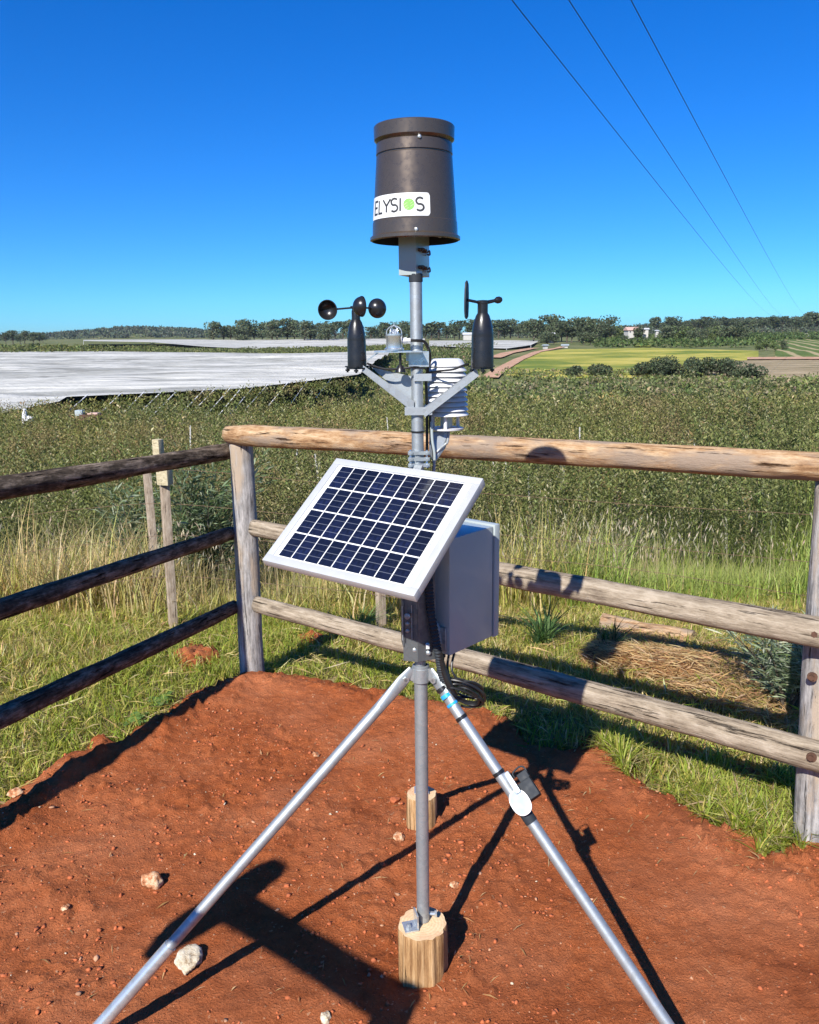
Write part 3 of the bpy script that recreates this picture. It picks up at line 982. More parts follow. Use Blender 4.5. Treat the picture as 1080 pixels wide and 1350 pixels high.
for i in range(n):
    s = rng.uniform(2.0, 3.4); hf = float(np.interp(x[i] / y[i], [-0.46, -0.34, -0.25, -0.1], [1.0, 0.6, 0.36, 0.36]))
    parts.append(clump_leaves(x[i], y[i], float(terrain(x[i], y[i])) + 1.6 * hf, s, 1.5 * hf, 36, 1.1 * hf ** 0.5, [(0.125, 0.145, 0.050), (0.17, 0.185, 0.065)], [2, 1]))
# crop rows and hedges on the far right slope
n = 620
y = np.sqrt(rng.uniform(230 ** 2, 420 ** 2, n)); x = rng.uniform(0.22, 0.60, n) * y
for i in range(n):
    if x[i] / y[i] > 0.44 and y[i] < 330:
        continue
    s = rng.uniform(1.8, 3.2)
    parts.append(clump_leaves(x[i], y[i], float(terrain(x[i], y[i])) + 0.9, s * 1.5, s * 0.55, 34, 1.0, [(0.085, 0.125, 0.042), (0.12, 0.16, 0.055)], [2, 1]))
stuff('scrub', parts, M['leaf'], 'rough mixed scrub between orchard and yellow field')

# ragged growth along the lower edges of the far fields
pxs_ = rng.uniform(664, 1095, 260); pys_ = 497 + rng.uniform(-7, 9, 260) + np.where(pxs_ > 925, 9, 0)
parts_edge = []
for q_ in cast(pxs_, pys_):
    s = rng.uniform(0.35, 1.0)
    parts_edge.append(clump_leaves(q_[0], q_[1], q_[2] + s * 0.25, s * 1.4, s * 0.5, 40, 0.32, [SCR[rng.integers(0, 5)], SCR[rng.integers(0, 4)]], [1, 1]))
stuff('scrub_edge', parts_edge, M['leaf'], 'low ragged growth along the lower edge of the yellow field')

# far woods that read as one mass
parts = []
WD = [(0.078, 0.098, 0.066), (0.096, 0.118, 0.076), (0.118, 0.138, 0.090)]  # paled greens, the haze of distance put into the leaf colour
n = 800
az = rng.uniform(-0.62, -0.12, n); d = rng.uniform(900, 1300, n)
for i in range(n):
    xx = az[i] * d[i]; s = rng.uniform(5, 8)
    parts.append(clump_leaves(xx, d[i], float(terrain(xx, d[i])) + 2.5, s * 1.2, s * 0.65, 26, 3.4, WD, [1, 1, 1]))
n = 700
az = rng.uniform(0.10, 0.75, n); d = rng.uniform(620, 1000, n)
for i in range(n):
    xx = az[i] * d[i]; s = rng.uniform(3.6, 5.8)
    parts.append(clump_leaves(xx, d[i], float(terrain(xx, d[i])) + 2.5, s * 1.1, s * 0.7, 30, 2.6, WD, [1, 1, 1]))
n = 420
az = rng.uniform(-0.12, 0.75, n); d = rng.uniform(480, 620, n)
for i in range(n):
    xx = az[i] * d[i]; s = rng.uniform(3, 5)
    parts.append(clump_leaves(xx, d[i], float(terrain(xx, d[i])) + 1.5, s * 1.2, s * 0.7, 30, 1.8, WD, [1, 1, 1]))
stuff('far_woods', parts, M['leaf'], 'dark wooded hills along the horizon')


# ------------------------------------------------------------------ trees one can tell apart
T_PAL = [[(0.088, 0.112, 0.060), (0.118, 0.145, 0.078), (0.16, 0.18, 0.105)],  # lightened too, some far haze put into the crown colours
         [(0.070, 0.092, 0.050), (0.094, 0.120, 0.065), (0.13, 0.152, 0.084)],
         [(0.105, 0.142, 0.052), (0.15, 0.19, 0.068), (0.20, 0.235, 0.10)]]


def tree_meshes(seed, H, W, pal, lobes, trunk=0.25, L=0.8):
    r = np.random.default_rng(seed)
    parts = []
    mb = MB()
    mb.tube([(0, 0, -0.4), (0.02 * H, 0, H * trunk), (0.0, 0.03 * H, H * 0.7)], lambda t: 0.035 * H * (1 - 0.75 * t), 7, 3)
    for k in range(lobes):
        a = r.uniform(0, 6.28); rr = W * 0.5 * r.uniform(0.15, 0.72); z = H * r.uniform(trunk + 0.12, 0.88)
        s = W * r.uniform(0.16, 0.28)
        c = (rr * math.cos(a), rr * math.sin(a), z)
        mb.tube([(0, 0, H * trunk * r.uniform(0.7, 1.2)), (c[0] * 0.6, c[1] * 0.6, z - s * 0.6), c], lambda t: 0.012 * H * (1 - 0.8 * t), 5, 2)
        parts.append(clump_leaves(*c, s, s * r.uniform(0.6, 0.85), 62, L * H / 8, pal, [2, 2, 1]))
    v, f, c = join(parts)
    bmesh.ops.recalc_face_normals(mb.bm, faces=mb.bm.faces)
    tm = bpy.data.meshes.new('trunk'); mb.bm.to_mesh(tm); mb.bm.free(); tm.materials.append(M['bark'])
    cm = np_mesh('crown', v, f, c); cm.materials.append(M['leaf'])
    return tm, cm


PROTO = [tree_meshes(11, 8, 8.5, T_PAL[0], 13), tree_meshes(12, 8, 7.0, T_PAL[1], 11), tree_meshes(13, 8, 9.5, T_PAL[0], 15, 0.18),
         tree_meshes(14, 8, 5.5, T_PAL[1], 9, 0.2), tree_meshes(15, 8, 7.5, T_PAL[2], 12, 0.2)]


def plant_tree(name, px, d, hpx, proto, label, group, wide=1.0, base_drop=0.0):
    v = ray(px, 440); x = v[0] / v[1] * d
    h = hpx * d / FPX
    root = empty(name, (x, d, float(terrain(x, d)) - base_drop), label, 'tree', group)
    s = h / 8.0
    for nm, me in (('trunk', PROTO[proto][0]), ('crown', PROTO[proto][1])):
        o = bpy.data.objects.new(nm, me); COL.objects.link(o); o.parent = root
        o.scale = (s * wide, s * wide, s); o.rotation_euler = (0, 0, rng.uniform(0, 6.28))
    return root


ORD = 'first second third fourth fifth sixth seventh eighth ninth tenth eleventh twelfth thirteenth fourteenth fifteenth'.split()
ROWS = [  # x0, x1, count, distance, height px range, protos, label start, (from one end, from the other), group
    (276, 470, 18, 425, (21, 30), (0, 1, 2), 'dark rounded tree behind the far white net', ('from the bare gap', 'from the cup anemometer'), 'trees behind the far white net'),
    (486, 700, 22, 440, (18, 26), (0, 1, 3), 'dark bushy horizon tree', ('from the cup anemometer', 'from the dirt track'), 'horizon trees behind the wind instruments'),
    (2, 62, 7, 520, (10, 18), (0, 1), 'small dark skyline tree before the wooded hill', ('from the picture edge', 'from the hill'), 'small skyline trees beside the wooded hill'),
    (702, 816, 16, 330, (20, 34), (0, 2, 4, 3), 'leafy tree above the yellow field', ('from the dirt track', 'from the white farmhouse'), 'trees round the sheds above the yellow field'),
    (862, 1080, 24, 540, (16, 25), (0, 1, 3), 'dark tree below the wooded ridge', ('from the white farmhouse', 'from the picture edge'), 'trees below the wooded ridge'),
    (872, 985, 12, 290, (17, 25), (2, 4, 0), 'round green tree along the top of the yellow field', ('from the crop strip', 'from the crop rows'), 'trees along the top of the yellow field'),
    (1000, 1038, 4, 190, (11, 16), (2, 4), 'low spreading tree beside the pale road', ('from the yellow field', 'from the crop rows'), 'low trees beside the crop rows'),
]
for x0, x1, cnt, d, (h0, h1), pr, lab, (e0, e1), grp in ROWS:
    for k in range(cnt):
        px = x0 + (x1 - x0) * (k + rng.uniform(0.2, 0.8)) / cnt
        if k <= cnt // 2:
            lb = f'{lab}, {ORD[k]} {e0}'
        else:
            lb = f'{lab}, {ORD[cnt - 1 - k]} {e1}'
        plant_tree('tree', px, d * rng.uniform(0.94, 1.07), rng.uniform(h0, h1), int(rng.choice(pr)), lb, grp, rng.uniform(0.95, 1.25))
plant_tree('tree', 200, 300, 9, 1, 'lone tiny tree on the edge of the far white net', 'trees behind the far white net', 1.0)
plant_tree('tree', 843, 297, 22, 3, 'dark tree standing between the white farmhouse and the small white shed', 'trees round the sheds above the yellow field', 1.0)

for px, hp, lb in ((824, 12, 'low tree at the near corner of the long white farmhouse'), (834, 9, 'low bushy tree before the windows of the long white farmhouse'),
                   (855, 10, 'low bushy tree before the small white shed'), (866, 13, 'low tree under the tiny white hut'),
                   (722, 16, 'low tree before the pale shed behind the wind vane'), (731, 14, 'second low tree before the pale shed behind the wind vane'),
                   (770, 16, 'low tree before the half hidden pale shed above the yellow field'), (779, 15, 'low tree just past the half hidden pale shed')):
    plant_tree('tree', px, 275, hp, int(rng.choice((0, 2, 4))), lb, 'low trees before the farm buildings', 1.25)

# big dark bushes along the lower edge of the yellow field
for i, (px, hp, wide, lab) in enumerate([
        (757, 15, 1.6, 'low dark bush on the lower edge of the yellow field nearest the mast'),
        (786, 17, 1.5, 'dark bush beside the gap in the hedge below the yellow field'),
        (846, 20, 1.5, 'round dark bush where the hedge restarts below the yellow field'),
        (868, 27, 1.5, 'tallest round dark bush below the yellow field'),
        (894, 25, 1.5, 'broad dark bush just after the tallest one below the yellow field'),
        (928, 23, 1.6, 'dark bush in the far part of the hedge below the yellow field'),
        (957, 23, 1.6, 'dark bush second from the outer end of the hedge'),
        (984, 19, 1.5, 'small dark bush ending the hedge beside the brown field')]):
    q_ = cast([px], [497 if px < 970 else 500])[0]; x, d = q_[0], q_[1]
    h = hp * 1.15 * d / FPX; wide *= 1.35
    o = empty('bush', (x, d, float(terrain(x, d)) - 0.3), lab, 'bush', 'bushes below the yellow field')
    pp = []
    for k in range(9):
        a = rng.uniform(0, 6.28); rr = h * wide * 0.5 * rng.uniform(0, 0.8)
        pp.append(clump_leaves(rr * math.cos(a), rr * math.sin(a), h * rng.uniform(0.3, 0.78), h * 0.40, h * 0.32, 190, 0.26, T_PAL[1], [2, 2, 1]))
    v3, f3, c3 = join(pp)
    link('crown', np_mesh('crown', v3, f3, c3), M['leaf'], o)
    mb = MB()
    for k in range(5):
        a = rng.uniform(0, 6.28)
        mb.tube([(0, 0, -0.1), (0.3 * math.cos(a), 0.3 * math.sin(a), h * 0.3), (0.7 * math.cos(a), 0.7 * math.sin(a), h * 0.7)], 0.05, 5, 2)
    mb.build('stem', M['bark'], o)


# ------------------------------------------------------------------ farm buildings far off
def farmhouse(px, py, d, L, Wd, Ht, rot, roofm, label, cat='house', windows=0):
    p = on_y(px, py, d)
    o = empty('farmhouse' if cat == 'house' else 'shed', p, label, cat)
    rm = Matrix.Rotation(rot, 3, 'Z')
    drop = float(p[2] - terrain(p[0], p[1])) + 1.0
    MB().box(rm @ Vector((0, 0, (Ht - drop) / 2)), (L, Wd, Ht + drop), rm).build('wall', M['wall_white'], o, False)
    hr = Wd * 0.26; ov = 0.35
    pr = [(-L / 2 - ov, -Wd / 2 - ov, Ht + 0.01), (-L / 2 - ov, Wd / 2 + ov, Ht + 0.01), (-L / 2 - ov, 0, Ht + hr)]
    MB().prism([rm @ Vector(q_) for q_ in pr], rm @ Vector((L + 2 * ov, 0, 0))).build('roof', roofm, o, False)
    for k in range(windows):
        MB().box(rm @ Vector((-L * 0.34 + k * L * 0.68 / max(1, windows - 1), -Wd / 2 - 0.03, Ht * 0.55)), (L * 0.09, 0.1, Ht * 0.34), rm).build('window', M['dark_glass'], o, False)
    return o


farmhouse(833, 440, 300, 4.2, 4.4, 1.2, 0.1, M['roof_pink'], 'long white farmhouse with pinkish roof above the yellow crop strip', windows=3)
farmhouse(851, 440, 300, 1.8, 2.0, 1.5, -0.2, M['roof_light'], 'small white shed beside the long white farmhouse', 'shed')
farmhouse(866, 438, 300, 0.9, 1.2, 0.5, 0.0, M['roof_light'], 'tiny white hut on the wood edge past the white farmhouse', 'shed')
farmhouse(726, 442, 322, 2.6, 2.4, 0.4, 0.0, M['roof_light'], 'pale roofed shed among trees behind the wind vane', 'shed')
farmhouse(772, 441, 322, 2.2, 2.2, 0.4, 0.1, M['roof_light'], 'pale shed half hidden in trees above the yellow field', 'shed')
farmhouse(719, 458, 230, 0.9, 1.2, 0.5, 0.3, M['box'], 'small grey shed at the top of the dirt track', 'shed')
farmhouse(745, 458, 240, 1.6, 1.6, 0.5, -0.2, M['box'], 'low pale shed on the crest of the yellow field', 'shed')
farmhouse(617, 443, 400, 4.5, 4, 0.6, 0.0, M['roof_light'], 'long pale shed behind the wind vane body', 'shed')


# ------------------------------------------------------------------ white crop nets
def net_roof(name, near, far, label, nx_=130, ny_=120, sag=0.30, poles=()):
    """near / far: lists of world points along the two long edges"""
    near = np.array(near); far = np.array(far)
    s = np.linspace(0, 1, nx_); v = np.linspace(0, 1, ny_)
    def along(E):
        q = np.linspace(0, 1, len(E)); return np.stack([np.interp(s, q, E[:, k]) for k in range(3)], -1)
    A = along(near); B = along(far)
    P = A[:, None, :] * (1 - v[None, :, None] ** 1.7) + B[:, None, :] * v[None, :, None] ** 1.7
    wob = (fbm(P[..., 0] * 0.05, P[..., 1] * 0.12, 3) - 0.5) * sag * 3 + (fbm(P[..., 0] * 0.10 + 30, P[..., 1] * 0.36, 3) - 0.5) * sag * 1.6
    ed = np.minimum(1, np.minimum(v[None, :], 1 - v[None, :]) * 6)
    P[..., 2] += wob * ed
    i, j = np.meshgrid(np.arange(nx_ - 1), np.arange(ny_ - 1), indexing='ij')
    a = i * ny_ + j
    root = empty(name, (float(A[0, 0]), float(A[0, 1]), float(terrain(A[0, 0], A[0, 1]))), label, 'crop net')
    o = link('net_sheet', np_mesh('net_sheet', P.reshape(-1, 3), np.stack([a, a + ny_, a + ny_ + 1, a + 1], -1).reshape(-1, 4)), M['net'], None, True)
    adopt(o, root)
    for p in poles:
        ob = MB().cyl(p[0], p[1], p[2], n=8).build('net_pole', M['white'], None)
        adopt(ob, root)
    return root


near_px = [(-160, 566), (0, 545), (78, 529), (88, 523), (200, 518), (320, 512), (400, 503), (470, 494)]
near_w = [on_z(a, b, -2.0) for a, b in near_px]
far_w = [on_z(a, b, -1.9) for a, b in [(-160, 463), (0, 464), (120, 463), (200, 464), (300, 465), (380, 466), (460, 464), (520, 461)]]
poles = []
for px in (108, 152, 182, 206, 226, 262, 276, 296, 311, 327, 345, 372, 398, 430):
    py = np.interp(px + 8, [p[0] for p in near_px], [p[1] for p in near_px])
    top = on_z(px + 8, py, -2.0)
    foot = top + np.array([-1.1 - 0.1 * rng.random(), -3.2, -1.5 - 0.2 * rng.random()])
    poles.append((foot, top + np.array([0, 0, 0.08]), 0.035))
for k in range(6):
    p = far_w[k + 1]; q_ = np.array([p[0], p[1], float(terrain(p[0], p[1]))])
    poles.append((q_, p, 0.05))
net_roof('crop_net', near_w, far_w, 'huge white crop net roof covering the orchard beside the mast', poles=poles)
E2a = [on_y(a, b, y_) for a, b, y_ in [(110, 449.5, 330), (200, 451, 325), (270, 457, 318), (330, 460, 312), (430, 458, 316), (560, 453, 330)]]
E2b = [on_y(a, b, y_) for a, b, y_ in [(110, 448, 420), (200, 447.5, 420), (270, 447.5, 420), (330, 448, 420), (430, 447, 420), (560, 446, 420)]]
net_roof('crop_net', E2a, E2b, 'distant narrow strip of white crop net under the dark tree row', 50, 12, 0.05,
         [(np.array([p[0], p[1], float(terrain(p[0], p[1]))]), p, 0.06) for p in E2a])
E3a = [on_y(a, b, y_) for a, b, y_ in [(566, 456, 255), (620, 458, 240), (668, 459.5, 225), (700, 455, 240)]]
E3b = [on_y(a, b, y_) for a, b, y_ in [(566, 449, 330), (620, 449, 330), (668, 448.5, 330), (712, 449, 330)]]
net_roof('crop_net', E3a, E3b, 'pale crop net beside the dirt track behind the wind vane', 30, 12, 0.05,
         [(np.array([p[0], p[1], float(terrain(p[0], p[1]))]), p, 0.06) for p in E3a])
E4a = [on_y(a, b, y_) for a, b, y_ in [(1022, 444.5, 400), (1060, 444, 400), (1110, 443.5, 400)]]
E4b = [on_y(a, b, y_) for a, b, y_ in [(1030, 440.5, 470), (1060, 439.8, 470), (1110, 439, 470)]]
net_roof('crop_net', E4a, E4b, 'thin white crop net under the wooded ridge below the power lines', 20, 8, 0.03,
         [(np.array([p[0], p[1], float(terrain(p[0], p[1]))]), p, 0.08) for p in E4a])

for px, py, d, hh_, lb in ((652, 606, 15, 20, 'pale marker stake just under the top rail past the mast, first of two'),
                           (664, 612, 14, 16, 'pale marker stake just under the top rail past the mast, second of two'),
                           (700, 640, 12.5, 16, 'pale marker stake in the orchard directly above the grey box'),
                           (765, 577, 19, 14, 'pale marker stake standing above the far top rail, farther from the mast'),
                           (744, 596, 16, 12, 'pale marker stake crossing the far top rail beside the round shadow'),
                           (852, 612, 14, 14, 'pale marker stake under the far top rail midway to the lone post'),
                           (914, 596, 15.5, 12, 'pale marker stake behind the far top rail nearest the lone post'),
                           (960, 700, 10.5, 18, 'pale marker stake low in the orchard beside the lone post'),
                           (390, 590, 16, 14, 'pale marker stake behind the top rail above the panel corner'),
                           (250, 579, 19, 18, 'pale marker stake above the dark top rail beside the corner post'),
                           (420, 612, 14, 14, 'pale marker stake between the top rail and the panel edge'),
                           (512, 560, 24, 10, 'short pale marker stake between the cup anemometer arm and top rail')):
    p = on_y(px, py, d)
    o = MB().box((0, 0, hh_ * d / FPX / 2 - 0.5), (0.028, 0.028, hh_ * d / FPX + 1.0), Matrix.Rotation(0.03 * ((px % 7) - 3), 3, 'Y'), 0.002).build('orchard_stake', M['wall_white'], None, False)
    o.location = V(p); tag(o, lb, 'stake', 'marker stakes in the orchard')

# orchard cart with crates, and a white sack, out in the orchard
d = 33.0
p = on_y(116, 552, d)
o = empty('orchard_cart', (p[0], p[1], p[2] - 0.55), 'small rusty red cart with pale crates deep in the orchard', 'cart')
MB().box((0.15, 0, 0.55), (0.75, 0.5, 0.08)).box((0.15, -0.25, 0.66), (0.75, 0.04, 0.16)).box((0.15, 0.25, 0.66), (0.75, 0.04, 0.16)).box((0.52, 0, 0.66), (0.04, 0.46, 0.16)).build('tray', M['rust'], o, False)
for s in (-1, 1):
    MB().lathe([(0.0, -0.04), (0.22, -0.04), (0.24, 0), (0.22, 0.04), (0.0, 0.04)], (0.15, s * 0.32, 0.30), (0, 1, 0), 18).build('wheel', M['black'], o)
MB().tube([(-0.2, 0, 0.55), (-0.55, 0, 0.6), (-0.8, 0, 0.75)], 0.025, 6).build('handle', M['rust'], o)
c = MB().box((0, 0, 0.14), (0.30, 0.30, 0.22), None, 0.02).build('crate', M['box'], None)
c.location = V((p[0] - 0.30, p[1], p[2] + 0.10)); tag(c, 'white crate standing on the rusty cart in the orchard', 'crate')
c = MB().box((0, 0, 0.07), (0.42, 0.34, 0.14), None, 0.02).build('crate', M['roof_pink'], None)
c.location = V((p[0] + 0.26, p[1], p[2] + 0.10)); tag(c, 'low pinkish crate on the rusty cart in the orchard', 'crate')
p = on_y(33, 549, 31.0)
o = empty('white_sack', (p[0], p[1], p[2]), 'white sack slumped against a short stick in the orchard', 'sack')
MB().lathe([(0, -0.4), (0.08, -0.38), (0.10, -0.2), (0.085, 0.0), (0.05, 0.12), (0.075, 0.17), (0.04, 0.19), (0, 0.18)], (0, 0, 0.1), (0.1, 0, 1), 16).build('bag', M['white'], o)
MB().lathe([(0, -0.1), (0.12, -0.08), (0.15, 0.02), (0.09, 0.10), (0, 0.12)], (0.16, 0.03, -0.1), (0.3, 0, 1), 14).build('bag', M['white'], o)
MB().cyl((0.0, 0.16, -0.9), (0.0, 0.16, 0.2), 0.02, n=8).build('stick', M['stake'], o)


# ------------------------------------------------------------------ timber rail fence
def log(name, a, b, r0, r1, material, parent, seed, bow=0.0, n=22, seg=46, wob=0.06, end_mat=None, taper_tip=0.0):
    """a round timber from a to b; local X runs along it so the grain follows"""
    a = V(a); b = V(b); d = b - a; L = d.length
    X = d.normalized()
    ref = Vector((0, 0, 1)) if abs(X.z) < 0.8 else Vector((0, 1, 0))
    Y = ref.cross(X).normalized(); Z = X.cross(Y)
    r = np.random.default_rng(seed)
    ph = r.uniform(0, 6.28, 6); amp = r.uniform(0.3, 1, 6)
    vs, fs = [], []
    off = r.uniform(0, 50)
    for i in range(seg + 1):
        t = i / seg
        rad = r0 * (1 - t) + r1 * t
        cy = bow * math.sin(math.pi * t) + 0.10 * rad * math.sin(5 * t + ph[0]); cz = 0.12 * rad * math.sin(4 * t + ph[1])
        if taper_tip and (t < 0.04):
            rad *= 0.85 + 0.15 * (t / 0.04)
        for k in range(n):
            th = 2 * math.pi * k / n
            w = mnoise.noise(Vector((t * L * 2.2 + off, math.cos(th) * 1.2, math.sin(th) * 1.2))) * wob
            w += mnoise.noise(Vector((t * L * 7 + off, math.cos(th) * 4.5, math.sin(th) * 4.5))) * wob * 0.55
            w += 0.04 * math.sin(2 * th + ph[2] + t * 1.5)
            rr = rad * (1 + w)
            vs.append((t * L, cy + rr * math.cos(th), cz + rr * math.sin(th)))
    for i in range(seg):
        for k in range(n):
            j = (k + 1) % n
            fs.append((i * n + k, i * n + j, (i + 1) * n + j, (i + 1) * n + k))
    nv = len(vs)
    vs.append((-0.002, 0, 0)); vs.append((L + 0.002, 0, 0))
    me = bpy.data.meshes.new(name)
    caps = [(nv, (k + 1) % n, k) for k in range(n)] + [(nv + 1, seg * n + k, seg * n + (k + 1) % n) for k in range(n)]
    me.from_pydata(vs, [], fs + caps)
    me.materials.append(material); me.materials.append(end_mat or material)
    for k, pl in enumerate(me.polygons):
        pl.use_smooth = k < len(fs)
        pl.material_index = 0 if k < len(fs) else 1
    o = bpy.data.objects.new(name, me); COL.objects.link(o)
    m = Matrix(((X.x, Y.x, Z.x, a.x), (X.y, Y.y, Z.y, a.y), (X.z, Y.z, Z.z, a.z), (0, 0, 0, 1)))
    o.matrix_world = m
    if parent is not None:
        adopt(o, parent)
    return o


CORN = np.array([-0.806, 3.911, 0.0]); RP = np.array([1.322, 2.421, 0.0])
fence = empty('timber_fence', CORN, 'rustic timber rail fence cornering behind the weather station', 'fence')
log('post', (CORN[0] + 0.004, CORN[1], -0.35), (CORN[0] - 0.003, CORN[1], 1.175), 0.060, 0.055, M['post_grey'], fence, 1, 0.0, wob=0.05)
log('post', (RP[0] + 0.005, RP[1], -0.35), (RP[0] - 0.035, RP[1] + 0.02, 1.205), 0.062, 0.056, M['post_grey'], fence, 2, 0.0, wob=0.06)
FD = (RP - CORN) / np.linalg.norm(RP - CORN)
FN = np.array([-FD[1], FD[0], 0]) * -1.0            # towards the camera
# far side rails run past the right post
top_a = on_y(302, 571, 3.90) + np.array([0, 0, 0.0]); top_b = on_y(1072, 617, 2.44)
e = (top_b - top_a)
log('rail', top_a - e * 0.0, top_b + e * 0.32, 0.049, 0.0405, M['rail_tan'], fence, 5, -0.012, seg=110, wob=0.11, end_mat=M['rail_tan'], taper_tip=1)
mid_a = on_y(331, 694, 3.90); mid_b = on_y(1072, 834, 2.35)
e = mid_b - mid_a
log('rail', mid_a + e * 0.01, mid_b + e * 0.3, 0.038, 0.047, M['rail_grey'], fence, 7, -0.012, seg=110, wob=0.10, end_mat=M['rail_tan'])
low_a = on_y(338, 797, 3.88); low_b = on_y(1072, 994, 2.35)
e = low_b - low_a
log('rail', low_a + e * 0.005, low_b + e * 0.3, 0.040, 0.049, M['rail_grey'], fence, 9, 0.006, seg=110, wob=0.10, end_mat=M['rail_tan'])
# left side rails, dark, towards the camera
for (ra, rb, s_, r0, r1, bw) in (((303, 594, 3.93), (0, 643, 2.728), 21, 0.036, 0.041, 0.0), ((303, 704, 3.93), (0, 803, 2.679), 22, 0.036, 0.040, 0.01), ((309, 800, 3.92), (0, 945, 2.632), 23, 0.037, 0.040, 0.005)):
    A = on_y(*ra); B = on_y(*rb); e = B - A
    log('rail', A, B + e * 1.35, r0, r1 * 1.08, M['rail_dark'], fence, s_, bw, seg=130, wob=0.15)
LA = on_y(0, 803, 2.679); LE = LA + (LA - on_y(303, 704, 3.93)) * 1.32
log('post', (LE[0] - 0.06, LE[1], -0.3), (LE[0] - 0.06, LE[1], 1.2), 0.06, 0.055, M['post_grey'], fence, 31)
P3 = RP + FD * 2.3
log('post', (P3[0], P3[1], -0.3), (P3[0], P3[1], 1.2), 0.06, 0.055, M['post_grey'], fence, 32)
for (px, py) in ((1075, 836), (1070, 999), (1071, 893)):
    c = on_y(px, py, 2.31 if py != 893 else 2.362)
    b = MB().cyl(c + np.array([0.004, 0.012, 0]), c + np.array([-0.006, -0.006, 0.0]), 0.0095, n=6).cyl(c + np.array([0.003, 0.006, 0]), c + np.array([0, 0, 0]), 0.015, n=14).build('bolt', M['rust'], None)
    adopt(b, fence)

# ------------------------------------------------------------------ wire stock fence
wf = empty('wire_fence', (-1.5, 5.0, -0.2), 'thin wire stock fence on wooden stakes beyond the rails', 'fence')


def stake(px0, py0, px1, py1, zb, w, material, lean=0.0):
    base = on_z(px0, py0, zb); top = on_y(px1, py1, base[1] - lean)
    a = V(base) - Vector((0, 0, 0.3)); b = V(top); d = b - a
    X = d.normalized(); Y = Vector((0, 1, 0)).cross(X).normalized(); Z = X.cross(Y)
    Y2 = (Y * 0.85 + Z * 0.5).normalized(); Z2 = X.cross(Y2)
    mb = MB(); mb.box((d.length / 2, 0, 0), (d.length, w, w * 0.9), None, 0.003)
    o = mb.build('stake', material, None)
    o.matrix_world = Matrix(((X.x, Y2.x, Z2.x, a.x), (X.y, Y2.y, Z2.y, a.y), (X.z, Y2.z, Z2.z, a.z), (0, 0, 0, 1)))
    adopt(o, wf)
    return base, top


s1 = stake(228, 826, 215, 606, -0.18, 0.052, M['stake'])
s2 = stake(208, 778, 192, 602, -0.32, 0.055, M['stake'])
s3 = stake(503, 832, 499, 660, -0.20, 0.052, M['stake'])
blk = on_y(217, 626, s1[1][1] - 0.035)
b = MB().box((0, 0, 0), (0.085, 0.055, 0.125), Matrix.Rotation(-0.4, 3, 'Z'), 0.004).build('stake_cap', M['stake_yellow'], None)
b.location = V(blk); adopt(b, wf)
blk = on_y(209, 594, s1[1][1] - 0.02)
b = MB().box((0, 0, 0.0), (0.05, 0.05, 0.14), Matrix.Rotation(-0.4, 3, 'Z'), 0.004).build('stake_cap', M['stake_yellow'], None)
b.location = V(blk); adopt(b, wf)
for (pts_, r_) in (([(-0.9, 700, 0), ], 0),):
    pass


def wire(pixels, y_, r_=0.0015):
    P = [on_y(a, b, yy) for (a, b), yy in zip(pixels, y_)]
    o = MB().tube(P, r_, 6, 5).build('wire', M['wire'], None)
    adopt(o, wf)


wire([(-60, 636), (100, 628), (212, 619), (300, 624), (420, 636), (560, 645), (700, 655), (880, 668), (1060, 678), (1200, 690)], [5.1] * 3 + [5.0] * 3 + [4.8, 4.6, 4.4, 4.3])
wire([(-60, 690), (100, 672), (215, 664), (360, 676), (503, 690), (660, 705), (860, 722), (1060, 740), (1200, 752)], [5.1] * 3 + [4.95] * 2 + [4.8, 4.6, 4.4, 4.3])
wire([(-60, 740), (100, 720), (220, 706), (360, 714), (503, 726), (660, 735), (830, 750), (1060, 785), (1200, 800)], [5.1] * 3 + [4.95] * 2 + [4.8, 4.6, 4.4, 4.3])
wire([(-60, 800), (100, 776), (222, 760), (360, 770), (503, 785), (660, 812), (860, 836), (1060, 862), (1200, 880)], [5.1] * 3 + [4.95] * 2 + [4.8, 4.6, 4.4, 4.3])

# ------------------------------------------------------------------ power lines
pole_end = None
for i, (px, vx, lab) in enumerate(((675, 1022, 'power line nearest the rain gauge crossing the open sky'),
                                   (750, 1035, 'middle power line between the two others in the sky'),
                                   (832, 1065, 'outermost power line, farthest from the rain gauge in the sky'))):
    v0 = ray(px, 0); P0 = EYE + v0 * (7.2 / v0[2])
    v1 = ray(vx, 418)
    dist = 330.0
    P1 = EYE + v1 * (dist / v1[1])
    pts_ = []
    for k in range(-6, 41):
        t = k / 40.0
        # sag along the span, closer sampling near the eye
        tt = t * abs(t) if t > 0 else t * 0.25
        p = P0 * (1 - tt) + P1 * tt
        p = p + np.array([0, 0, -4.0 * tt * (1 - tt) * 1.4]) if t > 0 else p
        pts_.append(p)
    pts_.append(P1 + (P1 - P0) * 0.35 + np.array([0, 0, -2.0]))
    tag(MB().tube(pts_, 0.011, 6, 2).build('power_line', M['powerline'], None), lab, 'power line', 'overhead power lines')

